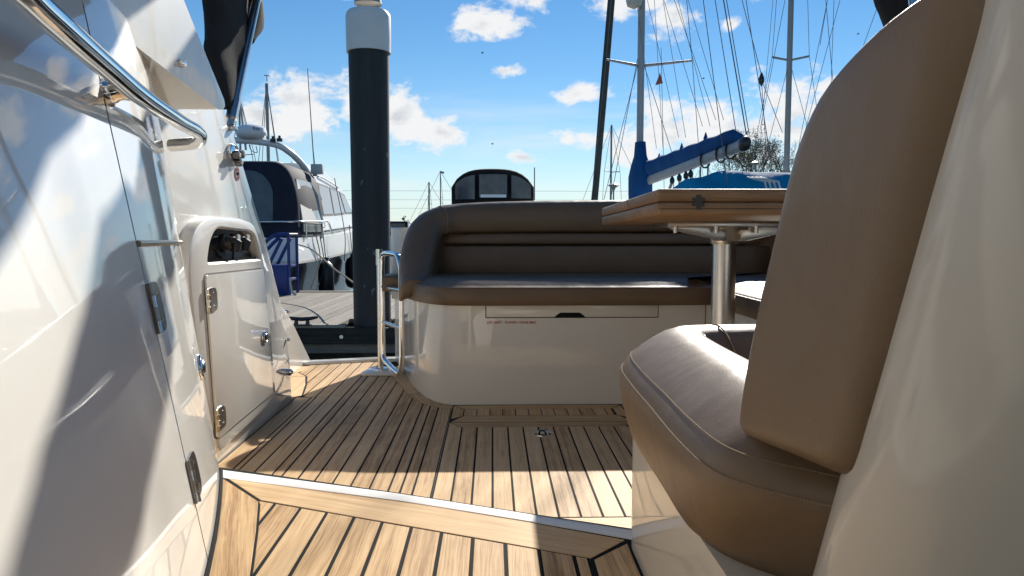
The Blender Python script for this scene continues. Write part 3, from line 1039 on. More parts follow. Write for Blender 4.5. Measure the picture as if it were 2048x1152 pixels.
def hanging_canvas(name, path, width_fn, parent, seed, n=14):
    """gathered canvas: thick crumpled bundle along a path"""
    pts = catmull(path, 6)
    rings = []
    for i, p in enumerate(pts):
        t = i / (len(pts) - 1)
        wy, wx = width_fn(t)
        tan = (pts[min(i + 1, len(pts) - 1)] - pts[max(i - 1, 0)]).normalized()
        sid = tan.cross(Vector((1, 0, 0)))
        if sid.length < 0.2:
            sid = Vector((0, 1, 0))
        sid.normalize()
        nor = sid.cross(tan).normalized()
        ring = []
        for k in range(n):
            a = 2 * math.pi * k / n
            q = p + sid * (math.cos(a) * wy) + nor * (math.sin(a) * wx)
            w = noise.noise(q * 9 + Vector((seed, 0, 0))) * 0.16 + noise.noise(q * 26 + Vector((seed, 3, 0))) * 0.07
            ring.append(p + (q - p) * (1 + w * 1.6))
        rings.append(ring)
    return loft(name, rings, 'canvas_black', parent, True, True, 60)


hanging_canvas('canvas', [(-0.76, 2.1949, 1.8546), (-0.77, 2.2061, 1.99), (-0.78, 2.2756, 2.1494), (-0.80, 2.30, 2.42)],
               lambda t: (0.035 + 0.145 * min(1, t * 1.7), 0.022 + 0.02 * t), can, 1)
hanging_canvas('canvas_fold', [(-0.775, 2.4606, 2.1126), (-0.78, 2.5623, 2.2319), (-0.79, 2.50, 2.36), (-0.70, 2.62, 2.52)],
               lambda t: (0.02 + 0.095 * t, 0.02 + 0.02 * t), can, 5)
hanging_canvas('canvas_roll', [(-0.74, 2.58, 2.50), (-0.45, 2.95, 2.61), (-0.10, 3.12, 2.64), (0.14, 3.12, 2.64), (0.32, 3.07, 2.64), (0.48, 3.01, 2.63), (0.58, 2.98, 2.63)],
               lambda t: (0.13 - 0.075 * smoothstep(0.55, 0.95, t), 0.085 - 0.03 * smoothstep(0.55, 0.95, t)), can, 9)
tube('bow', [(-0.76, 2.50, 2.45), (-0.45, 2.93, 2.60), (0.0, 3.11, 2.64), (0.5, 3.0, 2.63), (0.68, 2.86, 2.62), (0.80, 2.60, 2.60), (1.0, 2.45, 2.56), (1.30, 2.40, 2.38), (1.39, 2.41, 2.05)], 0.0125, 'steel', can, 10, False, 6)
hanging_canvas('canvas_roll', [(-0.78, 2.25, 2.52), (-0.45, 2.42, 2.63), (0.1, 2.46, 2.66), (0.5, 2.45, 2.65), (0.85, 2.42, 2.62)],  # second roll, out of view, added to shade the upper port cabinet
               lambda t: (0.20, 0.07), can, 23)
star = empty('furled_canopy', (1.40, 2.62, 1.72), 'black canvas and pole end seen above the big brown backrest, top right', 'canopy')
hanging_canvas('canvas', [(1.52, 2.60, 1.75), (1.48, 2.62, 2.0), (1.44, 2.64, 2.25), (1.36, 2.64, 2.45)], lambda t: (0.10, 0.055 + 0.02 * t), star, 14)
tube('pole', [(1.385, 2.40, 1.73), (1.375, 2.42, 2.05), (1.35, 2.5, 2.45)], 0.0125, 'steel', star, 12)

# ================================================================ U-shaped sofa
sofa = empty('sofa', (0.4, 2.66, FL), 'brown vinyl U-shaped cockpit sofa on a white base across the stern', 'sofa')
base_out = [(p[0], p[1]) for p in reversed(plinth)]          # from the front curve back along the port side
base_poly = [(0.80, 2.665), (0.0, 2.665)] + base_out + [(-0.47, 3.60), (1.34, 3.60), (1.34, 1.30), (0.80, 1.30)]
base_poly = base_poly[::-1]
prism('base', resample(base_poly, 0.2), FL - 0.01, 1.243, 'z', 'gelcoat', sofa, 0, 2, 32)
# moulded shell behind the upholstery
prism('stern_moulding', rounded([(-0.455, 3.34), (1.30, 3.34), (1.30, 3.66), (-0.47, 3.66)], 0.06), 1.20, 1.52, 'z', 'gelcoat', sofa, 0.02, 3)


def pillow(name, outline, z0, z1, rt, rb, crown, mat, parent, crown_d=0.12, waist=0.0):
    """upholstered slab: bulging sides, rounded top edge, crowned top"""
    rings = []
    for k in range(4):                       # lower edge
        a = R(90) * k / 3
        rings.append([(x, y, z0 + rb * (1 - math.sin(a))) for x, y in inset(outline, rb * (1 - math.cos(a)))][:])
    rings = rings[::-1]
    rings = []
    for k in range(4):
        a = R(90) * k / 3
        rings.append([(x, y, z0 + rb * (1 - math.cos(a))) for x, y in inset(outline, rb * (1 - math.sin(a)))])
    for k in range(1, 4):
        t = k / 4
        rings.append([(x, y, z0 + rb + (z1 - rt - z0 - rb) * t) for x, y in inset(outline, -waist * math.sin(math.pi * t))])
    for k in range(6):
        a = R(90) * k / 5
        rings.append([(x, y, z1 - rt + rt * math.sin(a)) for x, y in inset(outline, rt * (1 - math.cos(a)))])
    for k in range(1, 7):
        d = crown_d * k / 6
        rings.append([(x, y, z1 + crown * math.sin(R(90) * k / 6)) for x, y in inset(outline, rt + d)])
    return loft(name, rings, mat, parent, True, True, 180)


seat_left = [(-0.335, 3.15), (-0.356, 3.03), (-0.338, 2.93), (-0.304, 2.84), (-0.268, 2.765), (-0.226, 2.700), (-0.180, 2.660), (-0.13, 2.640), (-0.07, 2.633)]
seat_poly = [(0.20, 2.633), (0.50, 2.633), (0.74, 2.635), (0.80, 2.66), (0.82, 2.72), (1.20, 2.72), (1.22, 3.17)]
seat_out = [(p.x, p.y) for p in catmull([(x, y, 0) for x, y in seat_left], 4)] + [(p.x, p.y) for p in catmull([(x, y, 0) for x, y in seat_poly], 4)]
seat_out = resample(seat_out, 0.05)
sc_ = pillow('seat_cushion', seat_out, 1.240, 1.307, 0.018, 0.008, 0.024, 'vinyl', sofa, 0.07, 0.004)
edge_pts = [Vector((x, y, 1.2995)) for x, y in inset(seat_out, 0.0045) if y < 3.05 and x < 0.86]
tube('piping', edge_pts, 0.0028, 'vinyl', sc_, 6)
tube('stitching', [p + Vector((0, 0.004, 0.0045)) for p in edge_pts], 0.0009, 'thread', sc_, 4)
ret_out = resample(rounded([(0.775, 1.28), (1.22, 1.28), (1.22, 2.70), (0.86, 2.70), (0.775, 2.60)], [0.08, 0.02, 0.02, 0.03, 0.07], 5), 0.05)
rc_ = pillow('return_cushion', ret_out, 1.240, 1.307, 0.022, 0.008, 0.020, 'vinyl', sofa, 0.08, 0.004)
tube('piping', [Vector((x, y, 1.298)) for x, y in inset(ret_out, 0.005)], 0.0028, 'vinyl', rc_, 6, True)

# rounded bolster: up the port end, round the corner, along the stern, round to starboard
spine = [(-0.297, 2.860, 1.330), (-0.302, 2.92, 1.378), (-0.302, 3.00, 1.448), (-0.294, 3.075, 1.520), (-0.272, 3.145, 1.578), (-0.225, 3.192, 1.608), (-0.150, 3.228, 1.620), (0.0, 3.240, 1.629),
         (0.25, 3.245, 1.635), (0.55, 3.245, 1.638), (0.85, 3.245, 1.639), (1.08, 3.20, 1.644), (1.22, 3.13, 1.644), (1.285, 3.0, 1.644), (1.30, 2.75, 1.644), (1.30, 2.2, 1.644), (1.30, 1.4, 1.644)]
sp = catmull(spine, 6)
NB = len(sp)


def bolster():
    rings = []
    for i, p in enumerate(sp):
        tan = sp[min(i + 1, NB - 1)] - sp[max(i - 1, 0)]
        tan.z = 0
        tan.normalize()
        inn = Vector((tan.y, -tan.x, 0))                  # towards the seat
        arm = 1 - smoothstep(18, 34, i)                   # 1 on the port arm, 0 along the stern
        zt = p.z
        zb = 1.285
        fade = smoothstep(0, 12, i)
        th = 0.050 + 0.012 * fade
        hgt = zt - zb
        r_ = min(0.055, hgt * 0.75)
        neck = (zt - 0.137) * arm + (1.496 + 0.007 * smoothstep(24, 60, i)) * (1 - arm)
        low_in = th * arm + (-0.010) * (1 - arm)
        sec = [(low_in, zb), (low_in, zb + (neck - zb) * 0.5 if neck > zb else zb + 0.001)]
        nk = max(neck, zb + 0.002)
        sec += [(low_in, nk - 0.004 if nk - 0.004 > zb + 0.0015 else zb + 0.0015), (th * 0.96, nk), (th + 0.006, nk + min(0.012, (zt - nk) * 0.3)), (th + 0.006, zt - r_ * 0.8), (th * 0.80, zt - r_ * 0.30), (th * 0.35, zt - r_ * 0.04),
                (-th * 0.1, zt), (-th * 0.6, zt - r_ * 0.12), (-th * 0.95, zt - r_ * 0.45), (-th * 1.1, zt - r_ * 1.0), (-th * 1.1, zb - 0.05)]
        rings.append([p.xy.to_3d() + inn * a + Vector((0, 0, z)) for a, z in sec])
    # rounded front end of the arm
    first = rings[0]
    cen = sum(first, Vector()) / len(first)
    d = (sp[0] - sp[1])
    d.z = 0
    d.normalize()
    lead = []
    for k, adv in ((0.55, 0.032), (0.82, 0.024), (0.95, 0.012)):
        lead.append([cen + (q - cen) * k + d * adv for q in first])
    return loft('bolster', lead + rings, 'vinyl', sofa, True, True, 180), rings


bol, brings = bolster()
# hand-stitched corner seam of the bolster
ci = 30
tube('corner_seam', [q + (q - Vector((sp[ci].x, sp[ci].y, 1.5))).normalized() * 0.0012 for q in brings[ci][3:9]], 0.0014, 'thread', bol, 5)


def pad(name, x0, x1, ys, zs, parent, rz=0.012):
    """long upholstered back pad with rounded left end: profile points front (y,z)"""
    pts = [(-0.055, 1.0)]
    rings = []
    n = 26
    for i in range(n + 1):
        t = i / n
        x = x0 + (x1 - x0) * (t ** 1.8)
        e = min(1, (x - x0) / 0.05)
        sh_ = math.sqrt(max(0, 1 - (1 - e) ** 2))
        bend = 0.02 * smoothstep(0.25, 0.0, x - x0)
        rings.append([])
        zm = sum(z for _, z in zs) / len(zs)
        for y, z in zs:
            rings[-1].append((x, ys + bend + y * (0.35 + 0.65 * sh_), zm + (z - zm) * (0.80 + 0.20 * sh_)))
    return loft(name, rings, 'vinyl', parent, True, True, 180)


def pad_profile(lo, hi, d, r_):
    return [(0.0, lo), (-d + r_, lo), (-d + r_ * 0.3, lo + r_ * 0.3), (-d, lo + r_), (-d - 0.003, (lo + hi) / 2), (-d + 0.004, hi - r_), (-d + 0.004 + r_ * 0.3, hi - r_ * 0.3), (-d + 0.004 + r_, hi), (0.0, hi)]


pad('upper_pad', -0.228, 1.20, 3.220, pad_profile(1.4490, 1.4940, 0.034, 0.007), sofa)
pad('lower_pad', -0.240, 1.20, 3.210, pad_profile(1.300, 1.4410, 0.044, 0.009), sofa)

# locker drawer in the base
BY = 2.6645
dx0, dx1, dz0, dz1 = -0.0225, 0.5925, (0.205, 2.66, 1.1963)[2], 1.2415
box('drawer_gap', (dx0 - 0.003, BY - 0.0006, dz0 - 0.003), (dx1 + 0.003, BY + 0.002, dz1), 'black_rubber', sofa)
drw = box('drawer', (dx0, BY - 0.004, dz0), (dx1, BY + 0.001, dz1), 'gelcoat', sofa, 0.0012)
hx = (0.2766, 2.66, 1.2005)[0]
hz = dz0
prism('slot_shade', [(hx - 0.057, hz - 0.0005), (hx + 0.057, hz - 0.0005), (hx + 0.042, hz + 0.012), (hx + 0.034, hz + 0.0165), (hx - 0.034, hz + 0.0165), (hx - 0.042, hz + 0.012)],
      BY - 0.0046, BY - 0.0034, 'y', 'black_rubber', drw)  # flat black plate in place of the shaded inside of the cutout
text_part('lettering', 'LIFE RAFT   FLARES / GRAB BAG', 0.0126, 'red_print', sofa, (dx0 + 0.002, BY - 0.0012, (-0.0218, 2.66, 1.1736)[2]), (1, 0, 0), (0, 0, 1))
box('panel_joint', (0.764, BY - 0.0008, FL + 0.08), (0.767, BY + 0.002, 1.241), 'gasket', sofa)

# ================================================================ boarding gate
gate = empty('boarding_gate', (-0.498, 3.315, FL), 'chrome tubular boarding gate with two rungs, swung open beside the sofa', 'gate')
gp = Vector((-0.498, 3.315, 0))
gd = (Vector((-0.372, 3.055, 0)) - gp)
prism('base_plate', rounded([(-0.575, 3.225), (-0.40, 3.225), (-0.40, 3.38), (-0.55, 3.40)], 0.02), FL - 0.002, FL + 0.010, 'z', 'gelcoat', gate, 0.004)
lathe('flange', [(0.036, 0.010), (0.036, 0.016), (0.022, 0.020), (0.0, 0.020)], gp + Vector((0, 0, FL)), 'steel', gate, 20)
tube('post', [gp + Vector((0, 0, FL + 0.015)), gp + Vector((0, 0, 1.41))], 0.0125, 'steel', gate, 16)
tube('post_cap', [gp + Vector((0, 0, 1.355)), gp + Vector((0, 0, 1.425))], [0.0155, 0.0155], 'steel', gate, 16)


def gpt(t, z):
    return gp + gd * t + Vector((0, 0, z))


loop = [gpt(0.12, 1.36), gpt(0.16, 1.395), gpt(0.3, 1.408), gpt(0.72, 1.408), gpt(0.88, 1.400), gpt(0.985, 1.36), gpt(1.0, 1.30), gpt(1.0, 1.05), gpt(0.985, 0.955), gpt(0.90, 0.918), gpt(0.78, 0.915), gpt(0.32, 0.935), gpt(0.17, 0.95), gpt(0.12, 0.99), gpt(0.12, 1.15)]
tube('frame', loop, 0.0115, 'chrome', gate, 16, True, 5)
for z in (1.262, 1.107):
    tube('rung', [gpt(0.13, z), gpt(0.985, z)], 0.008, 'steel', gate, 12)
for z in (1.385, 0.975):
    tube('hinge_strap', [gpt(0.0, z), gpt(0.14, z)], 0.008, 'steel', gate, 10)

# brown pad on the side of the sofa moulding
sp_ = prism('side_pad', rounded([(3.22, 1.245), (3.42, 1.245), (3.42, 1.312), (3.22, 1.312)], 0.015), -0.475, -0.40, 'x', 'vinyl', None, 0.014, 4, 180)
tag(sp_, 'small brown pad on the port side of the sofa base, seen through the gate', 'cushion')

# ================================================================ folding table
tab = empty('folding_table', (0.668, 2.15, FL), 'folded teak cockpit table on a round metal pedestal', 'table')


def leaf(name, x0, x1, y0, y1, z0, th, tilt=-0.018, bev=0.007):
    bm = bmesh.new()
    bmesh.ops.create_cube(bm, size=1.0)
    for v in bm.verts:
        v.co = Vector(((v.co.x) * (y1 - y0), (v.co.y) * (x1 - x0), v.co.z * th))
    bmesh.ops.bevel(bm, geom=list(bm.edges), offset=bev, segments=3, affect='EDGES', profile=0.5)
    o = from_bm(name, bm, 'table_wood', tab, 40)
    c_ = Vector(((x0 + x1) / 2, (y0 + y1) / 2, z0 + th / 2 + tilt * ((y0 + y1) / 2 - 1.6)))
    o.matrix_parent_inverse = Matrix.Translation(-Vector(tab.location))
    o.location = c_
    o.rotation_euler = (math.atan(tilt), 0, R(90))
    o.rotation_euler = (Matrix.Rotation(math.atan(tilt), 3, 'X') @ Matrix.Rotation(R(90), 3, 'Z')).to_euler()
    return o


TX0, TX1 = 0.352, 1.13
TZ = (0.3535, 1.6, 1.5362)[2]
leaf('lower_leaf', TX0, TX1, 1.60, 2.42, TZ, 0.0275)
lf = leaf('upper_leaf', TX0, TX1, 1.60, 1.965, TZ + 0.0285, 0.0275)
leaf('upper_leaf', TX0, TX1, 1.967, 2.42, TZ + 0.0285, 0.0275)
prism('seam_line', [(TX0 + 0.004, TZ + 0.0126), (TX1, TZ + 0.0126), (TX1, TZ + 0.0138), (TX0 + 0.004, TZ + 0.0138)], 1.5995, 1.606, 'y', 'black_rubber', tab)
# cross-shaped hinge let into the edge
hxc, hzc = (0.44, 1.6, 1.5639)[0], TZ + 0.028
prism('hinge', [(hxc + a, hzc + b) for a, b in ((-0.004, -0.017), (0.006, -0.017), (0.006, -0.010), (0.013, -0.010), (0.013, -0.004), (0.009, -0.002), (0.009, 0.002), (0.014, 0.004), (0.013, 0.009), (0.007, 0.009), (0.005, 0.015),
                                                (-0.005, 0.015), (-0.006, 0.009), (-0.014, 0.009), (-0.014, 0.004), (-0.010, 0.002), (-0.010, -0.002), (-0.014, -0.004), (-0.014, -0.009), (-0.005, -0.009))],
      1.5988, 1.604, 'y', 'black_plastic', tab)
# pedestal bracket and leg
px, py = 0.668, 2.15
zt = TZ - 0.018 * 0.5
brk_ = box('top_plate', (px - 0.185, py - 0.10, zt - 0.014), (px + 0.185, py + 0.12, zt + 0.002), 'brushed', tab, 0.002)
for s in (-1, 1):
    prism('gusset', [(px + s * 0.02, zt - 0.014), (px + s * 0.182, zt - 0.014), (px + s * 0.170, zt - 0.022), (px + s * 0.036, zt - 0.052), (px + s * 0.02, zt - 0.052)], py - 0.085, py - 0.070, 'y', 'brushed', tab, 0.002)
prism('gusset', [(py - 0.09, zt - 0.014), (py + 0.10, zt - 0.014), (py + 0.04, zt - 0.052), (py - 0.06, zt - 0.052)], px - 0.04, px + 0.04, 'x', 'brushed', tab, 0.002)
lathe('collar', [(0.040, -0.062), (0.044, -0.050), (0.044, -0.012)], (px, py, zt), 'brushed', tab, 28)
lathe('leg', [(0.034, FL), (0.034, zt - 0.04)], (px, py, 0), 'brushed', tab, 32)
lathe('floor_socket', [(0.075, FL + 0.001), (0.075, FL + 0.008), (0.045, FL + 0.016), (0.0, FL + 0.016)], (px, py, 0), 'steel', tab, 28)
for bx, by in ((-0.165, -0.095), (-0.055, -0.106), (0.055, -0.106), (0.165, -0.095)):
    tube('bolt', [(px + bx, py + by, zt - 0.030), (px + bx, py + by, zt - 0.010)], 0.006, 'steel', tab, 8)

# ================================================================ aft-facing seat beside the step
seat = empty('aft_facing_seat', (0.35, 0.8, UD), 'large brown vinyl seat with rounded backrest, white base and shell in the right foreground', 'seat')
bo = rounded([(0.1865, 0.20), (0.1865, 0.998), (0.215, 1.055), (0.30, 1.10), (0.80, 1.10), (0.80, 0.20)], [0, 0.03, 0.03, 0.05, 0.05, 0], 5)[::-1]
prism('base', resample(bo, 0.1), UD - 0.20, 1.226, 'z', 'gelcoat', seat, 0, 2, 35)
SZ = 1.325


def cushion():
    """raised roll round three sides of a recessed middle"""
    out = [(p.x, p.y) for p in catmull([(0.31, 0.462, 0), (0.246, 0.490, 0), (0.218, 0.513, 0), (0.192, 0.540, 0), (0.175, 0.572, 0), (0.1675, 0.615, 0), (0.1655, 0.70, 0), (0.1675, 0.80, 0), (0.1690, 0.92, 0), (0.1755, 1.03, 0),
                                        (0.196, 1.095, 0), (0.245, 1.137, 0), (0.32, 1.153, 0), (0.45, 1.155, 0), (0.62, 1.15, 0), (0.78, 1.12, 0), (0.84, 1.02, 0), (0.85, 0.8, 0), (0.84, 0.55, 0), (0.72, 0.46, 0), (0.5, 0.445, 0)], 5, True)][::-1]
    n = len(out)
    area = sum(out[i - 1][0] * out[i][1] - out[i][0] * out[i - 1][1] for i in range(n))
    if area < 0:
        out.reverse()
    prof = [(0.040, 1.216), (0.030, 1.214), (0.022, 1.217), (0.016, 1.226), (0.010, 1.245), (0.005, 1.268), (0.002, 1.288), (0.0025, 1.302), (0.0060, 1.3125), (0.012, 1.3220), (0.020, 1.3305), (0.032, 1.3405), (0.046, 1.3505), (0.062, 1.3600),
            (0.080, 1.3660), (0.098, 1.3660), (0.115, 1.3590), (0.130, 1.3460), (0.141, 1.3330), (0.150, 1.3240), (0.17, 1.320), (0.20, 1.322)]
    rings = []
    for d, z in prof:                        # the near end tucks in towards the base
        tuck = 0.045 * max(0, (1.312 - z) / 0.096)
        rings.append([(x + 0.2 * tuck * smoothstep(0.72, 0.54, y), y + tuck * smoothstep(0.74, 0.54, y), z) for x, y in inset(out, d)])
    o = loft('seat_cushion', rings, 'vinyl', seat, True, True, 180)
    return o, out


cu, cu_out = cushion()
seam = [Vector((x, y, 1.3190)) for x, y in inset(cu_out, 0.0095)]
vis = [p for p in seam if p.x < 0.31]
i0 = min(range(len(seam)), key=lambda i: (seam[i] - Vector((0.30, 0.36, 1.32))).length)
order = sorted(vis, key=lambda p: math.atan2(p.y - 0.80, p.x - 0.50) % (2 * math.pi))


def stitches(name, pts, off, step, parent):
    """dashed thread: short raised stitches along a seam"""
    path = catmull(pts, 3)
    V_, F_ = [], []
    acc, on = 0.0, True
    start = path[0]
    run = [path[0]]
    for a, b in zip(path, path[1:]):
        L_ = (b - a).length
        k = max(1, int(L_ / (step / 2)))
        for j in range(k):
            p, q = a.lerp(b, j / k), a.lerp(b, (j + 0.62) / k)
            v, f = tube_geo([p + off, q + off], 0.0006, 5)
            o_ = len(V_)
            V_ += v
            F_ += [tuple(i + o_ for i in t) for t in f]
    return mesh(name, V_, F_, 'thread', parent, 60)


up_row = [Vector((x, y, 1.3275)) for x, y in inset(cu_out, 0.0165)]
lo_row = [Vector((x, y, 1.3095)) for x, y in inset(cu_out, 0.0042)]
for nm, row in (('stitching', up_row), ('stitching', lo_row)):
    r2 = sorted([p for p in row if p.x < 0.31], key=lambda p: math.atan2(p.y - 0.80, p.x - 0.50) % (2 * math.pi))
    stitches(nm, r2, Vector((0, 0, 0.0006)), 0.006, cu)
# cross seam over the roll and a button in the middle
def roll_z(d):
    tab_ = [(0.0025, 1.302), (0.0060, 1.3125), (0.012, 1.3220), (0.020, 1.3305), (0.032, 1.3405), (0.046, 1.3505), (0.062, 1.3600), (0.080, 1.3660), (0.098, 1.3660), (0.115, 1.3590), (0.130, 1.3460), (0.141, 1.3330), (0.150, 1.3240)]
    return lin(tab_)(d)
a_, b_ = Vector((0.300, 1.147)), Vector((0.335, 1.001))
tube('cross_seam', [Vector((*(a_.lerp(b_, t)), roll_z(0.004 + 0.146 * t) + 0.0008)) for t in [i / 14 for i in range(15)]], 0.0012, 'thread', cu, 5)
lathe('button', [(0.036, 1.316), (0.036, 1.330), (0.028, 1.339), (0.0, 1.342)], (0.372, 0.965, 0), 'vinyl', cu, 24)


def back_slab():
    """thick rounded backrest leaning towards the helm, seen on its side: profile in (y, z) swept across"""
    front = [(0.205, 0.5825, 1.3378)[1:], (0.205, 0.5995, 1.3414)[1:], (0.205, 0.5995, 1.3589)[1:], (0.205, 0.5815, 1.4071)[1:], (0.205, 0.5577, 1.4565)[1:], (0.205, 0.5348, 1.4979)[1:], (0.205, 0.517, 1.5307)[1:], (0.205, 0.5009, 1.5546)[1:], (0.205, 0.4713, 1.5802)[1:],
             (0.205, 0.4329, 1.5954)[1:], (0.205, 0.3976, 1.6037)[1:], (0.205, 0.3673, 1.6054)[1:], (0.205, 0.3468, 1.6041)[1:]]
    rear = [(0.402, 1.3600), (0.397, 1.372), (0.387, 1.395), (0.369, 1.436), (0.352, 1.476), (0.337, 1.512), (0.325, 1.540), (0.315, 1.562), (0.308, 1.578), (0.304, 1.590), (0.303, 1.600), (0.306, 1.605), (0.312, 1.607)]
    fr = catmull([(y, z, 0) for y, z in front], 3)
    re_ = catmull([(y, z, 0) for y, z in rear], 3)
    rings = []
    n = len(fr)
    for i in range(n):
        F_, B_ = Vector((fr[i].x, fr[i].y)), Vector((re_[i].x, re_[i].y))
        d = B_ - F_
        L_ = d.length
        x0 = 0.1935
        e = min(1.0, (i + 0.4) / 5.0, (n - 1 - i + 0.25) / 4.0)
        x0 += 0.022 * (1 - math.sqrt(max(0, 1 - (1 - e) ** 2)))
        po = rounded([(x0, 0), (x0, L_), (0.84, L_), (0.84, 0)], min(0.038, L_ * 0.48), 7)
        rings.append([(x, F_.x + d.x * (w / L_), F_.y + d.y * (w / L_)) for x, w in po])
    return loft('backrest', rings, 'vinyl', seat, True, True, 180)


back_slab()


def shell():
    """glossy white moulded shell wrapped round the back of the seat"""
    zs = [1.02 + 0.78 * i / 26 for i in range(27)]
    rings = []
    for z in zs:
        dy = 0.400 - 0.43 * (z - 1.355) - 0.405
        plan = [(0.30, 0.482), (0.235, 0.470), (0.2155, 0.455), (0.2045, 0.432), (0.2015, 0.405), (0.2035, 0.378), (0.212, 0.350), (0.232, 0.322), (0.268, 0.300), (0.33, 0.287), (0.45, 0.28), (0.70, 0.28), (0.92, 0.30)]
        rings.append([(x, y + dy, z) for x, y in plan])
    n = len(rings[0])
    v = [p for r_ in rings for p in r_]
    f = [(i * n + k, i * n + k + 1, (i + 1) * n + k + 1, (i + 1) * n + k) for i in range(len(rings) - 1) for k in range(n - 1)]
    o = mesh('shell', v, f, 'shell_satin', seat, 60)
    m = o.modifiers.new('smooth', 'SUBSURF')
    m.levels = m.render_levels = 2
    return o


shell()

# ================================================================ water, far shore
wat = mesh('water', [(-1500, -200, 0), (1500, -200, 0), (1500, 3000, 0), (-1500, 3000, 0)], [(0, 1, 2, 3)], 'water')
tag(wat, 'dark green harbour water', None, None, 'structure')
MATS['bank'] = grainy('bank', (0.09, 0.095, 0.06), 0.9, 0.4, 0.3)


def shore():
    rnd = random.Random(4)
    v, f = [], []
    n = 160
    for i in range(n + 1):
        x = -420 + 840 * i / n
        h = 1.0 + 0.5 * noise.noise(Vector((x * 0.02, 0, 0)))
        v += [(x, 232 + rnd.uniform(-2, 2), -0.5), (x, 236, h), (x, 300, h + 1.2), (x, 900, 2)]
    for i in range(n):
        for k in range(3):
            f.append((4 * i + k, 4 * i + 4 + k, 4 * i + 5 + k, 4 * i + 1 + k))
    o = mesh('far_shore', v, f, 'bank', None, 60)
    return tag(o, 'low grassy bank on the far side of the harbour', None, None, 'structure')


shore()


def leaf_cloud(verts, faces, cen, rad, n, size, rnd):
    for _ in range(n):
        d = Vector((rnd.gauss(0, 1), rnd.gauss(0, 1), rnd.gauss(0, 1))).normalized() * (rnd.random() ** 0.4)
        p = Vector(cen) + Vector((d.x * rad[0], d.y * rad[1], d.z * rad[2]))
        a = Vector((rnd.gauss(0, 1), rnd.gauss(0, 1), rnd.gauss(0, 1))).normalized()
        b = a.orthogonal().normalized()
        s = size * rnd.uniform(0.6, 1.4)
        k = len(verts)
        verts += [p + a * s, p + b * s * 0.6, p - a * s, p - b * s * 0.6]
        faces.append((k, k + 1, k + 2, k + 3))


def treeline():
    rnd = random.Random(21)
    v, f = [], []
    x = -380.0
    while x < 380:
        h = rnd.uniform(2.0, 5.5) * (1.0 if rnd.random() < 0.8 else 1.5)
        w = rnd.uniform(1.5, 4.5)
        leaf_cloud(v, f, (x, 245 + rnd.uniform(-5, 25), 1 + h * 0.5), (w, w, h * 0.55), int(26 * w), 0.55, rnd)
        x += w * rnd.uniform(0.5, 1.6)
    o = mesh('far_trees', v, f, 'far_green')
    return tag(o, 'distant line of bare and dark trees along the horizon', 'trees', None, 'stuff')


treeline()

# ================================================================ pontoon dock
dock = empty('dock', (-2.0, 8.1, 0.5), 'weathered timber pontoon behind the boarding gate', 'dock')
DZ = 0.5
PX_, PY_ = -1.345, 8.385
box('float', (-9.0, 8.35, -0.15), (6.0, 12.45, DZ - 0.075), 'wet_timber', dock, 0.02)


def beam(name, lo, hi, mat):
    """timber whose grain runs along x"""
    bm = bmesh.new()
    bmesh.ops.create_cube(bm, size=1.0)
    for v in bm.verts:
        v.co = Vector((v.co.x * (hi[1] - lo[1]), v.co.y * (hi[0] - lo[0]), v.co.z * (hi[2] - lo[2])))
    bmesh.ops.bevel(bm, geom=list(bm.edges), offset=0.006, segments=2, affect='EDGES')
    o = from_bm(name, bm, mat, dock, 40)
    o.location = ((lo[0] + hi[0]) / 2, (lo[1] + hi[1]) / 2, (lo[2] + hi[2]) / 2)
    o.rotation_euler = (0, 0, R(90))
    return o


beam('rubbing_beam', (-9.0, 8.02, DZ - 0.20), (6.0, 8.12, DZ - 0.030), 'wet_timber')
beam('waler', (-9.0, 8.10, DZ - 0.31), (6.0, 8.24, DZ - 0.205), 'grey_timber')
beam('edge_board', (-9.0, 8.04, DZ - 0.028), (PX_ - 0.24, 8.16, DZ + 0.006), 'dock_wood')
beam('edge_board', (PX_ + 0.24, 8.04, DZ - 0.028), (6.0, 8.16, DZ + 0.006), 'dock_wood')
beam('edge_board', (-9.0, 12.50, DZ - 0.10), (6.0, 12.66, DZ + 0.015), 'dock_wood')
for i in range(3):
    lathe('bolt', [(0.02, -0.004), (0.02, 0.012), (0.012, 0.016), (0.0, 0.016)], (-1.62 - 1.5 * i, 8.016, DZ - 0.12), 'steel', dock, 12, 'y').rotation_euler = (0, 0, 0)
x = -8.9
rnd = random.Random(3)
while x < 5.6:
    w = 0.118
    lo = 8.17
    if abs(x + w / 2 - PX_) < 0.30:
        lo = PY_ + 0.26
    sk = 0.045
    plank([(x, lo), (x + w, lo), (x + w + sk * (12.49 - lo), 12.49), (x + sk * (12.49 - lo), 12.49)], DZ + rnd.uniform(-0.002, 0.002), dock, -0.045, 'dock_wood', 0.05)
    x += w + 0.009

# steel mooring pile with a white collar
pile = empty('mooring_pile', (PX_, PY_, -0.5), 'tall black steel mooring pile with white sleeve standing through the dock', 'pile')
lathe('shaft', [(0.205, -0.6), (0.206, 1.2), (0.212, 2.4), (0.222, 3.75)], (PX_, PY_, 0), 'pile_paint', pile, 48)
lathe('sleeve', [(0.223, (-1.3011, 8.2, 3.4456)[2]), (0.2385, (-1.3011, 8.2, 3.4456)[2]), (0.2425, 3.60), (0.2425, (-1.2958, 8.2, 3.8202)[2]), (0.236, (-1.2953, 8.2, 3.8565)[2]), (0.216, (-1.295, 8.2, 3.8824)[2]), (0.10, (-1.2947, 8.2, 3.9031)[2]), (0.03, (-1.2947, 8.2, 3.9031)[2])], (PX_, PY_, 0), 'gelcoat_matte', pile, 48)
lathe('cap_knob', [(0.15, 3.965), (0.145, 4.005), (0.10, 4.025), (0.0, 4.03)], (PX_, PY_, 0), 'bronze', pile, 24)
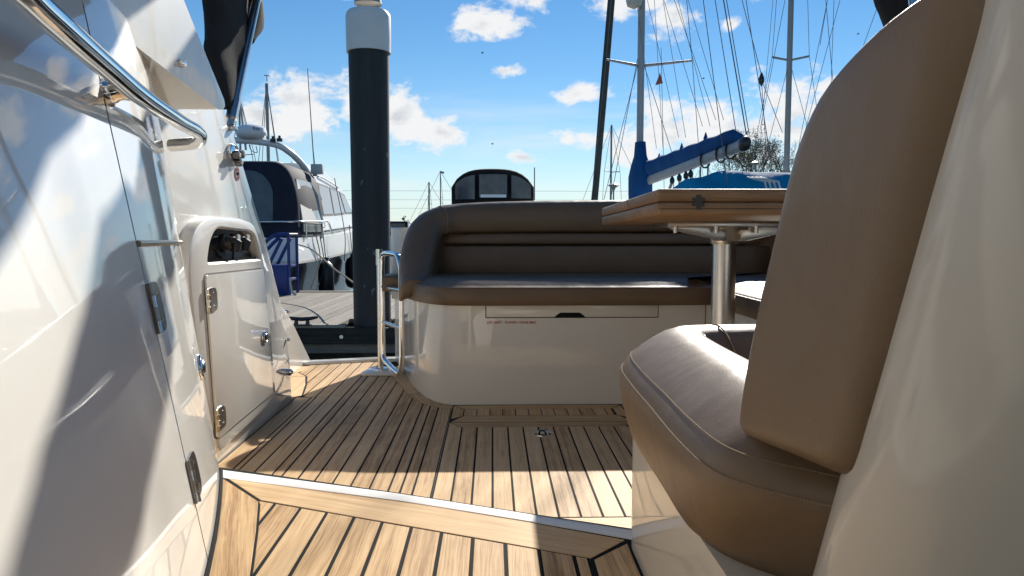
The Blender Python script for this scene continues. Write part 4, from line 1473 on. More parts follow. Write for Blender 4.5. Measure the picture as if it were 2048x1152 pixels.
tube('pile_guide', [(PX_ + 0.30 * math.cos(a), PY_ + 0.30 * math.sin(a), DZ - 0.10) for a in [2 * math.pi * i / 24 for i in range(24)]], 0.022, 'dark_steel', dock, 8, True)

# dock cleat
ck = empty('dock_cleat', (-2.0508, 8.0978, 0.51), 'black iron mooring cleat on the edge of the dock', 'cleat')
cp = Vector((-2.0341, 8.0101, 0.51))
for s in (-0.06, 0.06):
    tube('post', [cp + Vector((s, 0, -0.004)), cp + Vector((s, 0, 0.055))], [0.026, 0.018], 'black_plastic', ck, 10)
tube('horn', [cp + Vector(p) for p in ((-0.17, 0, 0.085), (-0.10, 0, 0.07), (0, 0, 0.062), (0.10, 0, 0.07), (0.17, 0, 0.085))], [0.012, 0.02, 0.022, 0.02, 0.012], 'black_plastic', ck, 10)
box('foot', cp + Vector((-0.10, -0.035, -0.004)), cp + Vector((0.10, 0.035, 0.008)), 'black_plastic', ck, 0.003)

# blue boarding steps on the dock
bs = empty('boarding_steps', (-3.45, 12.1, DZ), 'blue tubular boarding steps standing on the dock beside the cruiser', 'steps')
sy = 11.95
bx0, bx1 = -3.95, -3.22
for yy in (sy, sy + 0.5):
    tube('upright', [(bx1, yy, DZ), (bx1, yy, 1.46)], 0.025, 'step_blue', bs, 8)
    tube('handrail', [(bx1 - 0.62, yy, 1.05), (bx1 - 0.38, yy, 1.32), (bx1 - 0.20, yy, 1.45), (bx1, yy, 1.46)], 0.03, 'step_blue', bs, 8, False, 5)
    tube('brace', [(bx1 - 0.42, yy, 0.78), (bx1 - 0.10, yy, 1.40)], 0.028, 'step_blue', bs, 8)
box('side_panel', (bx0, sy - 0.02, DZ), (bx1 - 0.02, sy + 0.01, 0.98), 'step_blue', bs, 0.01)
for i, z in enumerate((0.72, 0.94)):
    box('tread', (bx0 + 0.02 + i * 0.2, sy, z), (bx1, sy + 0.5, z + 0.035), 'step_blue', bs, 0.005)
tube('cross_bar', [(bx1, sy, 1.46), (bx1, sy + 0.5, 1.46)], 0.025, 'black_plastic', bs, 8)
box('reflector', (bx1 - 0.34, sy - 0.027, 0.84), (bx1 - 0.29, sy - 0.021, 0.90), 'grey_plastic', bs)
tube('chain', [(bx1 + 0.02, sy - 0.03, 0.78), (bx1 + 0.03, sy - 0.04, 0.66), (bx1 + 0.06, sy - 0.05, 0.54), (bx1 + 0.12, sy - 0.06, 0.51)], 0.018, 'grey_plastic', bs, 6, False, 4)


# ================================================================ boats
def hull_loft(name, parent, cx, y0, length, beam_, zs, mat, stern_w=0.9, flare=0.0, bow_rise=0.35, smooth=45):
    """hull band between two heights; bow at y0 + length"""
    rings = []
    n = 16
    for i in range(n + 1):
        t = i / n
        y = y0 + length * t
        w = beam_ / 2 * (stern_w + (1 - stern_w) * min(1, t * 3)) * (1 - max(0, (t - 0.45) / 0.55) ** 2.2)
        w = max(w, 0.02)
        ring = []
        lo, hi = zs
        rise = bow_rise * t ** 2
        for s in (1, -1):
            col = []
            for k, z in enumerate((lo, (lo + hi) / 2, hi)):
                ww = w * (1 + flare * (k / 2 - 1)) if k < 2 else w
                col.append((cx + s * max(ww, 0.02), y + (0.35 * (z - lo) * t ** 3), z + rise * (k / 2 if lo < 0.5 else 1)))
            ring += col if s == 1 else col[::-1]
        rings.append(ring)
    return loft(name, rings, mat, parent, True, True, smooth)


# ---- white cruiser on the far side of the dock
crz = empty('motor_cruiser', (-4.9, 13.2, 0), 'white and navy motor cruiser with black cockpit canopy moored behind the dock', 'boat')
CX, CY = -4.90, 13.0
hull_loft('hull', crz, CX, CY, 9.4, 3.10, (-0.3, 0.98), 'hull_navy', 0.92, 0.10, 0.5)
hull_loft('topsides', crz, CX, CY - 0.08, 9.7, 3.30, (0.98, 1.40), 'boat_white', 0.93, -0.02, 0.5)
hull_loft('rubbing_strake', crz, CX, CY - 0.10, 9.74, 3.37, (0.955, 1.00), 'boat_cream', 0.93, 0.0, 0.5)
# wheelhouse
ch = [(15.05, 1.40), (20.6, 1.62), (19.7, 1.95), (18.3, 2.62), (16.8, 2.90), (15.05, 2.86)]


def house(name, prof, x0, x1, tumble, mat, parent):
    """deckhouse: side profile with sides leaning in towards the top"""
    zmin = min(z for _, z in prof)
    v = []
    for s, x in ((1, x1), (-1, x0)):
        v += [(x - s * tumble * (z - zmin), y, z) for y, z in prof]
    n = len(prof)
    bm = bmesh.new()
    vs = [bm.verts.new(p) for p in v]
    bm.faces.new(vs[:n])
    bm.faces.new(vs[n:][::-1])
    for i in range(n):
        bm.faces.new((vs[i], vs[n + i], vs[n + (i + 1) % n], vs[(i + 1) % n]))
    bmesh.ops.bevel(bm, geom=list(bm.edges), offset=0.09, segments=3, affect='EDGES', clamp_overlap=True)
    return from_bm(name, bm, mat, parent, 40)


house('wheelhouse', ch, CX - 1.45, CX + 1.45, 0.16, 'boat_white', crz)


def side_pane(name, pts, xf, mat, parent, frame=None, off=0.012):
    """flat pane on the starboard side: (y, z) outline, x from xf(z)"""
    v = [(xf(z) + off, y, z) for y, z in pts] + [(xf(z) + off - 0.03, y, z) for y, z in pts]
    n = len(pts)
    f = [tuple(range(n)), tuple(range(n, 2 * n))[::-1]] + [(i, n + i, n + (i + 1) % n, (i + 1) % n) for i in range(n)]
    return mesh(name, v, f, mat, parent)


wx = lambda z: CX + 1.45 - 0.16 * (z - 1.40)
for pts in ([(15.75, 1.83), (16.75, 1.86), (16.75, 2.50), (15.75, 2.52)], [(16.85, 1.86), (18.10, 1.92), (17.80, 2.46), (16.85, 2.50)], [(18.2, 1.93), (19.2, 1.96), (18.5, 2.40), (17.9, 2.46)]):
    w_ = side_pane('window', [(y, z) for y, z in pts], wx, 'gasket', crz, None, 0.008)
    side_pane('pane', [(y + (0.05 if y < sum(p[0] for p in pts) / 4 else -0.05), z + (0.04 if z < 2.1 else -0.04)) for y, z in pts], wx, 'glass_sky_tint', w_, None, 0.014)
house('roof_hatch', [(16.2, 2.86), (18.2, 2.66), (17.8, 2.80), (16.6, 2.96)], CX - 0.5, CX + 0.7, 0.1, 'boat_white', crz)
for dx in (0.25, 0.55, 0.85):
    tube('roof_rib', [(CX + dx, 15.4, 2.905), (CX + dx, 16.8, 2.945), (CX + dx, 18.1, 2.70)], 0.02, 'boat_cream', crz, 6)
# cockpit canopy
cp_ = [(CX - 1.52, 1.42), (CX + 1.52, 1.42), (CX + 1.50, 2.2), (CX + 1.30, 2.74), (CX - 1.30, 2.74), (CX - 1.50, 2.2)]
cpr = rounded(cp_, [0, 0, 0.3, 0.42, 0.42, 0.3], 6)
rings = []
for y, k in ((13.12, 0.94), (13.16, 0.975), (13.24, 1.0), (14.0, 1.005), (15.1, 1.0)):
    rings.append([(CX + (a - CX) * k, y - 0.07 * (b - 1.42) * 0 + 0.10 * (b - 1.42), 1.42 + (b - 1.42) * k) for a, b in cpr])
cnp = loft('canopy', rings, 'canvas_navy', crz, True, True, 40)


def aft_pane(name, pts, y, mat, parent):
    v = [(a, y + 0.10 * (b - 1.42), b) for a, b in pts] + [(a, y + 0.02 + 0.10 * (b - 1.42), b) for a, b in pts]
    n = len(pts)
    f = [tuple(range(n)), tuple(range(n, 2 * n))[::-1]] + [(i, n + i, n + (i + 1) % n, (i + 1) % n) for i in range(n)]
    return mesh(name, v, f, mat, parent)


aft_pane('window', rounded([(CX - 0.4, 1.66), (CX + 1.10, 1.66), (CX + 1.10, 2.30), (CX + 0.86, 2.56), (CX - 0.4, 2.60)], [0.05, 0.05, 0.2, 0.25, 0.05], 5), 13.105, 'window_film', cnp)
aft_pane('window', rounded([(CX - 1.15, 1.66), (CX - 0.5, 1.66), (CX - 0.5, 2.58), (CX - 0.95, 2.54), (CX - 1.15, 2.30)], 0.08, 5), 13.105, 'window_film', cnp)
cxf = lambda z: CX + 1.52 - (0.02 / 0.78) * (z - 1.42) - max(0, z - 2.15) * 0.33
side_pane('side_window', [(13.42, 1.66), (14.95, 1.66), (14.75, 2.2), (14.55, 2.44), (13.50, 2.44)], cxf, 'glass_sky_tint', cnp, None, 0.035)
side_pane('side_valance', [(13.42, 1.50), (14.95, 1.50), (14.95, 1.645), (13.42, 1.645)], cxf, 'window_film', cnp, None, 0.035)
side_pane('zip_flap', [(13.42, 1.66), (14.6, 1.66), (13.45, 2.44)], cxf, 'boat_cream', cnp, None, 0.040)
# radar arch, radome, aerial, lamps
ax = [(CX - 1.45, 14.9, 2.55), (CX - 1.30, 14.6, 3.02), (CX - 0.95, 14.45, 3.18), (CX, 14.4, 3.22), (CX + 0.75, 14.45, 3.16), (CX + 1.02, 14.65, 3.02), (CX + 1.18, 15.0, 2.80), (CX + 1.26, 15.3, 2.58)]
tube('radar_arch', ax, 0.062, 'boat_white', crz, 10, False, 6)
rx = (-4.5277, 14.4, 3.2259)
ra = lathe('radome', [(0.16, 3.235), (0.25, 3.27), (0.285, 3.33), (0.285, 3.345), (0.275, 3.352), (0.285, 3.36), (0.265, 3.44), (0.20, 3.485), (0.0, 3.50)], (rx[0], 14.4, 0), 'boat_white', crz, 32)
text_part('lettering', 'Ray', 0.085, 'black_print', ra, (rx[0] + 0.115, 14.4 - 0.268, 3.385), (0.9, 0.42, 0), (0, 0, 1), 'LEFT', 0.002)
tube('mast_pole', [(-4.6351, 14.4, 3.0395), (-4.7372, 14.4, 4.1039)], 0.022, 'alu', crz, 8)
tube('whip_aerial', [(-3.5388, 15.2, 2.6845), (-3.5697, 15.2, 3.1288), (-3.6464, 15.2, 4.7214)], [0.022, 0.012, 0.008], 'wire', crz, 6)
lathe('aerial_base', [(0.045, -0.07), (0.045, 0.02), (0.02, 0.08)], (-3.5388, 15.2, 2.6845), 'black_plastic', crz, 10)
for u_ in ((-4.1266, 14.4, 3.2179), (-4.005, 14.4, 3.2276)):
    lathe('nav_light', [(0.055, -0.03), (0.055, 0.03), (0.025, 0.035), (0.025, 0.08), (0.0, 0.085)], u_, 'black_plastic', crz, 10)
box('flood_light', Vector((-3.5454, 14.9, 2.7289)) - Vector((0.0, 0.05, 0.10)), Vector((-3.3195, 14.9, 2.8553)) + Vector((0, 0.1, -0.03)), 'grey_plastic', crz, 0.02)
tube('loose_cable', [(-4.5609, 14.35, 3.1271), (-4.517, 14.35, 3.0252), (-4.4156, 14.35, 2.9883), (-4.4311, 14.35, 3.109)], 0.008, 'wire', crz, 5, False, 5)
# rails
tube('stern_rail', [(CX - 1.6, 13.05, 1.66), (CX - 0.5, 12.98, 1.67), (CX + 0.4, 12.96, 1.67), (CX + 1.45, 13.05, 1.68), (CX + 1.60, 13.6, 1.69), (CX + 1.62, 14.6, 1.70), (CX + 1.60, 15.2, 1.70), (CX + 1.60, 15.6, 1.46)], 0.02, 'steel', crz, 8, False, 6)
for p in ((CX - 0.6, 12.98), (CX + 0.42, 12.96), (CX + 1.58, 13.5), (CX + 1.61, 14.6)):
    tube('stanchion', [(p[0], p[1], 1.38), (p[0], p[1], 1.67)], 0.018, 'steel', crz, 8)
for z0, z1, y0, y1 in ((2.50, 2.18, 15.2, 15.6), (1.95, 1.62, 15.15, 15.5)):
    tube('grab_rail', [(wx(z0) + 0.01, y0, z0), (wx(z0) + 0.06, y0 + 0.03, z0), (wx(z1) + 0.06, y1, z1), (wx(z1) + 0.01, y1, z1 - 0.03)], 0.014, 'steel', crz, 8, False, 4)
tube('roof_rail', [(wx(2.62) - 0.02, 15.9, 2.62), (wx(2.62) + 0.03, 16.0, 2.66), (wx(2.5) + 0.03, 17.6, 2.55), (wx(2.5), 17.7, 2.50)], 0.014, 'steel', crz, 8, False, 4)
side_pane('name_stripe', [(15.6, 1.50), (18.4, 1.60), (18.4, 1.635), (15.6, 1.535)], lambda z: CX + 1.455, 'hull_navy', crz, None, 0.012)
box('bathing_platform', (CX - 1.4, 12.55, 0.42), (CX + 1.3, 13.02, 0.50), 'boat_white', crz, 0.02)

# fenders and ropes of the cruiser
for lab, ux, y, r_ in (('black fender hanging at the stern quarter of the white cruiser', (-3.24, 14.3993, 0.5849), 14.4, 0.15), ('black fender hanging farther forward, partly behind the pile', (-3.24, 17.1255, 0.5815), 17.0, 0.17)):
    fx, fy, fz = ux
    fo = empty('fender', (fx, fy, 0.3), lab, 'fender', 'fenders of the white cruiser')
    zc = fz
    lathe('body', [(0.03, zc - 0.36), (r_ * 0.7, zc - 0.32), (r_, zc - 0.22), (r_, zc + 0.20), (r_ * 0.8, zc + 0.30), (0.05, zc + 0.36), (0.045, zc + 0.43), (0.0, zc + 0.44)], (fx + 0.06, fy, 0), 'fender', fo, 18)
    tube('lanyard', [(fx + 0.06, fy, zc + 0.42), (fx + 0.02, fy - 0.1, 1.66)], 0.010, 'rope_dark', fo, 5)
ml = tube('mooring_line', [(-3.3407, 13.0, 1.2858), (-2.9284, 12.3, 1.2078), (-2.334, 11.0, 0.9834), (-1.9588, 10.0, 0.9106), (-1.5564, 8.7, 0.8768)], 0.011, 'rope_tan', None, 6, False, 6)
tag(ml, 'tan mooring line running from the cruiser down to the pile', 'rope')
for lab, a, b, c_ in (('dark rope hanging in a loop down the cruiser topsides', ((-3.24, 13.9, 1.445)), ((-3.24, 14.1815, 0.9753)), ((-3.2, 13.2738, 0.4978))),
                      ('dark rope hanging beside another on the cruiser side', ((-3.24, 14.2189, 1.425)), ((-3.22, 14.4186, 0.8709)), ((-3.2, 13.6844, 0.4483)))):
    o = tube('hanging_rope', [a, b, c_], 0.010, 'rope_dark', None, 5, False, 6)
    tag(o, lab, 'rope', 'ropes on the cruiser')
bw = tube('bow_line', [(-3.30, 15.9, 2.62), (-3.05, 15.6, 1.5), (-3.12, 15.9, 0.9)], 0.009, 'rope_dark', None, 5, False, 6)
tag(bw, 'thin dark line from the wheelhouse roof rail to the water', 'rope')

# ---- motor boat with dark canopy behind the sofa
mb = empty('canopy_boat', (0.0, 16.4, 0), 'motor boat with rounded dark canopy showing above the sofa back', 'boat')
MX, MY = ((0.0033, 16.0, 2.4922))[0], 16.0
hull_loft('hull', mb, MX, MY - 1.2, 7.5, 2.6, (-0.3, 1.1), 'boat_white', 0.92, 0.12, 0.4)
house('cabin', [(15.2, 1.05), (21.0, 1.10), (19.0, 1.75), (15.2, 1.72)], MX - 1.12, MX + 1.12, 0.10, 'boat_white', mb)
z_t, z_b = (0.0039, 16.0, 2.8383)[2], 1.70
wx0, wx1 = (-0.8849, 16.0, 2.3858)[0], (0.9042, 16.0, 2.3883)[0]
rings = []
N = 14
top = []
for i in range(N + 1):
    s = -1 + 2 * i / N
    top.append((MX + s * (wx1 - wx0) / 2, z_t - 0.30 * abs(s) ** 4 - 0.05 * s * s))
arc = lambda s, k: 0.62 * s * s
poly = [(wx0, z_b)] + [(wx0, top[0][1] - 0.02)] + top[1:-1] + [(wx1, top[-1][1] - 0.02), (wx1, z_b)]
for y, k in ((0.0, 0.985), (0.04, 1.0), (0.9, 1.0), (1.5, 0.96)):
    rings.append([(MX + (a - MX) * k, MY + y + (0.35 * ((a - MX) / 0.9) ** 2), z_b + (b - z_b) * (k if b > z_b else 1)) for a, b in poly])
cv = loft('canopy', rings, 'canvas_black', mb, True, True, 50)


def canopy_pane(x0, x1, z0, z1, nm='window', mat='window_film', d=0.0):
    n = 6
    v = []
    for i in range(n + 1):
        a = x0 + (x1 - x0) * i / n
        y = MY - 0.012 - d + 0.35 * ((a - MX) / 0.9) ** 2
        s = (a - MX) / ((wx1 - wx0) / 2)
        zt_ = min(z1, z_t - 0.12 - 0.30 * abs(s) ** 4)
        v += [(a, y, z0), (a, y, zt_)]
    return mesh(nm, v, [(2 * i, 2 * i + 2, 2 * i + 3, 2 * i + 1) for i in range(n)], mat, cv)


canopy_pane((-0.7988, 16.0, 6.3035)[0], (-0.3736, 16.0, 6.3068)[0], (0.0027, 16.0, 2.1976)[2], (0.0037, 16.0, 2.744)[2])
canopy_pane((-0.2802, 16.0, 6.3076)[0], (0.3121, 16.0, 6.3122)[0], (0.0028, 16.0, 2.2397)[2], (0.0038, 16.0, 2.7754)[2])
canopy_pane((0.4058, 16.0, 6.3129)[0], (0.8327, 16.0, 6.3163)[0], (0.0027, 16.0, 2.2187)[2], (0.0037, 16.0, 2.744)[2])
canopy_pane((-0.249, 16.0, 6.3078)[0], (0.2913, 16.0, 6.312)[0], (0.0027, 16.0, 2.2292)[2], (0.0029, 16.0, 2.2924)[2], 'window_sill', 'boat_white', 0.006)
tube('aerial', [(0.9108, 16.3, 2.1902), (0.9092, 16.3, 2.8867)], 0.012, 'wire', mb, 5)


# ---- sailing boats
def stay(parent, a, b, r_=0.0048, nm='stay'):
    return tube(nm, [a, b], r_, 'wire', parent, 5)


s1 = empty('sailing_boat', (2.15, 11.0, 0), 'sailing boat with blue sail cover on its raised boom, right of the table', 'boat')
SM = Vector((2.15, 11.0, 0))


def keel_hull(parent, pts, sheer, mat, deck_mat):
    """pts: list of (centre x, y, half beam)"""
    rings, drings = [], []
    for i, (cx, y, w) in enumerate(pts):
        t = i / (len(pts) - 1)
        z = sheer + 0.25 * (2 * t - 0.9) ** 2
        rings.append([(cx + w, y, z), (cx + w * 0.96, y, 0.35), (cx + w * 0.55, y, -0.25), (cx - w * 0.55, y, -0.25), (cx - w * 0.96, y, 0.35), (cx - w, y, z)])
    loft('hull', rings, mat, parent, True, True, 40)


ax0, ax1 = Vector((2.62, 7.6)), Vector((1.93, 14.9))
hp = []
for i in range(13):
    t = i / 12
    c_ = ax0.lerp(ax1, t)
    hp.append((c_.x, c_.y, max(0.03, 1.15 * (0.72 + 0.28 * math.sin(math.pi * min(1, t * 1.4 + 0.1))) * (1 - max(0, (t - 0.5) / 0.5) ** 2))))
keel_hull(s1, hp, 1.0, 'boat_white', 'boat_cream')
house('coach_roof', [(8.9, 1.02), (12.6, 1.08), (11.8, 1.36), (8.9, 1.46)], 1.62, 2.98, 0.15, 'boat_white', s1)
mast_top = Vector((2.15, 11.0, 10.6))
rings = []
for z in (1.35, 6.0, 10.6):
    rings.append([(2.15 + 0.05 * math.cos(a), 11.0 + 0.075 * math.sin(a), z) for a in [2 * math.pi * i / 16 for i in range(16)]])
loft('mast', rings, 'alu', s1, True, True, 60)
# boom with cover
b0, b1 = Vector((2.215, 10.80, 2.235)), Vector((2.6972, 8.0, 2.4385))
bd = (b1 - b0)


def section(c_, w, h, n=12):
    side = Vector((bd.y, -bd.x, 0)).normalized()
    return [c_ + side * (math.cos(2 * math.pi * i / n) * w) + Vector((0, 0, math.sin(2 * math.pi * i / n) * h)) for i in range(n)]


loft('boom', [section(b0 + bd * t, 0.05, 0.074) for t in (0.0, 0.5, 1.0)], 'alu', s1)
loft('boom_end', [section(b0 + bd * t, w, h) for t, w, h in ((0.975, 0.052, 0.078), (1.0, 0.056, 0.080), (1.012, 0.045, 0.06), (1.016, 0.02, 0.03))], 'black_plastic', s1)
cov = []
for i in range(29):
    t = -0.02 + 0.97 * i / 28
    w = 0.080 + 0.004 * math.sin(i * 1.1)
    h = 0.125 - 0.040 * t + 0.004 * math.sin(i * 1.3)
    if i == 28:
        w, h = w * 0.6, h * 0.6
    cov.append(section(b0 + bd * t + Vector((0, 0, 0.055 + h * 0.75)), w, h, 14))
cover = loft('sail_cover', cov, 'sail_blue', s1)
for t in (0.16, 0.42, 0.66):
    c_ = b0 + bd * t
    tube('lazy_jack_peak', [c_ + Vector((0, 0, 0.23)), c_ + Vector((0, 0, 0.31))], [0.03, 0.005], 'sail_blue', cover, 6)
for t in (0.66, 0.80, 0.88):
    tube('strap', section(b0 + bd * t + Vector((0, 0, -0.01)), 0.064, 0.10, 10), 0.012, 'black_plastic', cover, 5, True)
# the cover's boot round the mast
rings = []
for z, w, d in ((1.52, 0.15, 0.16), (1.75, 0.16, 0.18), (2.05, 0.17, 0.26), (2.30, 0.165, 0.30), (2.46, 0.13, 0.24), (2.60, 0.09, 0.15), (2.80, 0.075, 0.10)):
    rings.append([(2.15 + 0.02 * (2.8 - z) + w * math.cos(a) * (1 + 0.06 * math.sin(5 * a)), 10.95 + d * math.sin(a) * (1 + 0.05 * math.sin(4 * a + 1)), z) for a in [2 * math.pi * i / 20 for i in range(20)]])
loft('mast_boot', rings, 'sail_blue', cover, True, True, 60)
# spreaders and rigging
sz = (2.1228, 11.0, 3.8932)[2]
tl, tr = Vector((1.655, 11.05, sz + 0.10)), Vector((2.87, 10.9, sz + 0.06))
tube('spreader', [(2.15, 11.0, sz), tl], [0.024, 0.016], 'alu', s1, 8)
tube('spreader', [(2.15, 11.0, sz), tr], [0.024, 0.016], 'alu', s1, 8)
bowp = Vector((1.93, 14.75, 1.12))
fs = [bowp.lerp(mast_top, t) for t in (0.0, 0.04, 0.1, 0.3, 0.5, 0.7, 0.9, 1.0)]
tube('furled_jib', fs, [0.03, 0.05, 0.062, 0.068, 0.062, 0.05, 0.03, 0.02], 'furled_sail', s1, 8)
cl_, cr_ = Vector((1.35, 10.9, 1.12)), Vector((3.05, 10.6, 1.12))
for a, b in ((cl_, tl), (tl, mast_top), (cr_, tr), (tr, mast_top), (cl_ + Vector((0.1, 0.3, 0)), (2.1, 11, sz)), (cr_ + Vector((-0.1, -0.3, 0)), (2.2, 11, sz)), (cl_ + Vector((0.15, -0.4, 0)), (2.1, 11, sz + 0.1)),
             ((2.55, 7.75, 1.2), mast_top), ((2.75, 7.75, 1.2), mast_top)):
    stay(s1, a, b)
stay(s1, b1 + Vector((0, 0, 0.1)), (2.2, 10.9, 10.4), 0.007, 'topping_lift')
stay(s1, b1 + Vector((0.03, 0, 0.1)), (2.25, 10.9, 10.4), 0.005, 'topping_lift')
for t in (0.16, 0.42, 0.66, 0.78):
    for s in (-0.04, 0.05):
        stay(s1, b0 + bd * t + Vector((s, 0, 0.38)), Vector((2.15 + s * 3, 10.9, 4.6 + 2.2 * t)), 0.0034, 'lazy_jack')
for t, p in ((0.30, (2.4358, 10.6, 2.1052)), (0.38, (2.4944, 10.2, 2.0691)), (0.45, (2.5477, 9.8, 2.047)), (0.50, (2.5923, 9.6, 2.036))):
    top_ = b0 + bd * (t + 0.02) + Vector((0, 0, -0.09))
    lathe('block', [(0.0, -0.09), (0.030, -0.06), (0.034, -0.02), (0.012, 0.02)], top_, 'black_plastic', s1, 10)
    stay(s1, top_ + Vector((0, 0, -0.05)), Vector(p) - Vector((0, 0, 0.35)), 0.009, 'sheet')
    stay(s1, top_ + Vector((0.02, 0, -0.05)), Vector(p) + Vector((0.12, 0, -0.35)), 0.006, 'sheet')
tube('kicker', [Vector((2.5405, 10.6, 2.2174)), Vector((2.4246, 10.8, 2.0737)) - Vector((0, 0, 0.3))], 0.022, 'alu', s1, 8)
lathe('mast_light', [(0.02, -0.1), (0.10, -0.06), (0.12, 0.02), (0.05, 0.06)], (2.0206, 10.9, 4.7716), 'lamp_white', s1, 12)
pn = Vector((2.4073, 10.9, 3.7816))
pf = mesh('pennant', [pn, pn + Vector((-0.065, 0.01, -0.18)), pn + Vector((-0.085, 0.02, -0.155)), pn + Vector((0.045, 0.0, -0.15)), pn + Vector((0, 0.004, 0)), pn + Vector((-0.060, 0.016, -0.176)), pn + Vector((0.045, 0.004, -0.146))], [(0, 1, 3), (4, 6, 5), (0, 4, 5, 1), (1, 5, 6, 3), (3, 6, 4, 0)], 'pennant')
tag(pf, 'small red triangular pennant flying under the starboard spreader', 'flag')
stay(s1, pn + Vector((0.01, 0, 0.35)), pn + Vector((0.12, 0, -2.6)), 0.004, 'flag_halyard')

# blue tarpaulin over the sprayhood
tp = empty('boat_cover', (2.9, 8.3, 1.2), 'crumpled bright blue tarpaulin over a boat cockpit behind the table', 'tarpaulin')


def tarp():
    n, m = 44, 22
    v = []
    ctrl = [(1300, 386), (1325, 384), (1345, 376), (1380, 360), (1415, 346), (1445, 341), (1480, 342), (1540, 344), (1600, 348), (1660, 352)]
    tops = TOPS
    for j in range(m + 1):
        s = j / m
        for i in range(n + 1):
            t = i / n * (len(tops) - 1)
            k = min(int(t), len(tops) - 2)
            p = Vector(tops[k]).lerp(Vector(tops[k + 1]), t - k)
            # cross-section: over a ridge from near side down, to far side down
            a = -1.25 + 2.5 * s
            y = p.y + a * 0.62
            drop = 0.40 * (abs(a) ** 2.2) + (0.30 * max(0, abs(a) - 0.9))
            fold = 0.030 * math.sin(i * 0.55 + 2.2 * a) + 0.05 * noise.noise(Vector((i * 0.25, a * 1.8, 2.0)))
            fold += 0.035 * abs(noise.noise(Vector((i * 0.45 + a * 2.5, a * 0.7, 7.0))))
            amp = 1.6 - 1.2 * smoothstep(10, 30, i)
            v.append((p.x + 0.03 * noise.noise(Vector((i * 0.3, a * 2, 0))), y, p.z - drop + fold * amp * min(1, 0.35 + abs(a))))
    f = [(j * (n + 1) + i, j * (n + 1) + i + 1, (j + 1) * (n + 1) + i + 1, (j + 1) * (n + 1) + i) for j in range(m) for i in range(n)]
    return mesh('sheet', v, f, 'tarp_blue', tp, 35)


TOPS = [(1.906, 9.2, 1.9398), (2.0387, 9.0, 1.9662), (2.1106, 8.8, 2.0026), (2.2627, 8.6, 2.0824), (2.4344, 8.5, 2.1546), (2.5741, 8.4, 2.1805), (2.7386, 8.3, 2.1673), (3.0367, 8.2, 2.1491), (3.3277, 8.1, 2.1258), (3.6115, 8.0, 2.0975)]
sheet = tarp()
box('frame', (2.05, 7.9, 1.0), (3.75, 9.0, 1.75), 'hull_navy', tp, 0.10, 3)
for du in (0.0, 0.045, 0.09, 0.135):
    q = Vector((2.6874, 7.35, 2.0769))
    tube('tie_cord', [q + Vector((du, 0.55, 0.0)), q + Vector((du, 0.05, -0.08)), q + Vector((du + 0.02, -0.06, -0.26))], 0.010, 'lamp_white', tp, 5)

# second sailing boat farther off
def yacht(label, x, y, top, r_, mat, spread, hull_len=8.0, heading=0.0, group='sailing boats across the marina', rig=0.008, full=True, sp_h=0.6, name='sailing_boat'):
    o = empty(name, (x, y, 0), label, 'boat', group)
    cs, sn = math.cos(heading), math.sin(heading)
    hb = hull_len * 0.15
    pts = []
    rings = []
    for i in range(11):
        t = i / 10
        w = max(0.03, hb * (0.7 + 0.3 * math.sin(math.pi * min(1, t * 1.5))) * (1 - max(0, (t - 0.5) / 0.5) ** 2))
        ly = -hull_len * 0.55 + hull_len * t
        ring = []
        for k, z in ((1, 0.95 + 0.2 * t), (0.9, 0.2), (0.4, -0.3), (-0.4, -0.3), (-0.9, 0.2), (-1, 0.95 + 0.2 * t)):
            ring.append((x + cs * w * k - sn * ly, y + sn * w * k + cs * ly, z))
        rings.append(ring)
    loft('hull', rings, 'boat_white', o, True, True, 40)
    tube('mast', [(x, y, 0.9), (x, y, top)], [r_, r_ * 0.8], mat, o, 10)
    L = lambda lx, ly, z: (x + cs * lx - sn * ly, y + sn * lx + cs * ly, z)
    zs = 0.9 + (top - 0.9) * sp_h
    for s in (-1, 1):
        tube('spreader', [(x, y, zs), L(s * spread, -0.1, zs + 0.06)], r_ * 0.35, mat, o, 6)
        stay(o, L(s * spread, -0.1, zs + 0.06), (x, y, top), rig)
        stay(o, L(s * hb * 0.9, -0.1, 1.0), L(s * spread, -0.1, zs + 0.06), rig)
        if full:
            stay(o, L(s * hb * 0.85, -0.6, 1.0), (x, y, zs), rig)
    stay(o, L(0, hull_len * 0.44, 1.1), (x, y, top), rig)
    stay(o, L(0, -hull_len * 0.52, 1.1), (x, y, top), rig)
    tube('boom', [(x, y, 1.9), L(0, -hull_len * 0.42, 1.95)], r_ * 0.7, mat, o, 8)
    return o


ym = Vector((6.672, 17.0, 2.9027))
y2 = yacht('sailing boat with a tall grey mast in front of the right-hand tree', ym.x, 17.0, 13.0, 0.068, 'spar_grey', 0.40, 8.5, R(-8), None, 0.006, True, 0.367)
stay(y2, (4.8581, 13.0, 2.5292), (5.4911, 16.5, 6.503), 0.008)
lathe('block', [(0.0, -0.14), (0.05, -0.06), (0.05, 0.0), (0.012, 0.10)], (4.6256, 13.0, 4.1295), 'black_plastic', y2, 10)
tube('backstay', [(4.2576, 13.0, 5.4412), (4.6241, 13.0, 4.1886)], 0.007, 'wire', y2, 5)
tube('backstay', [(4.6262, 13.0, 4.1042), (5.0146, 13.0, 3.2148)], 0.006, 'wire', y2, 5)
tube('backstay', [(4.6262, 13.0, 4.1042), (4.7706, 13.0, 2.529)], 0.006, 'wire', y2, 5)
for a, b in (((6.9219, 16.0, 5.4376), (7.0527, 16.0, 6.3649)), ((6.4599, 16.0, 2.9264), (7.0527, 16.0, 6.3649)), ((6.5586, 16.0, 3.2434), (7.3186, 16.0, 6.367)), ((7.7841, 16.0, 5.2358), (8.1709, 16.0, 6.3736)), ((5.6877, 16.0, 3.6614), (6.1504, 16.0, 6.3578)), ((7.1834, 16.0, 4.6087), (7.1909, 16.0, 6.366))):
    stay(y2, a, b, 0.006)
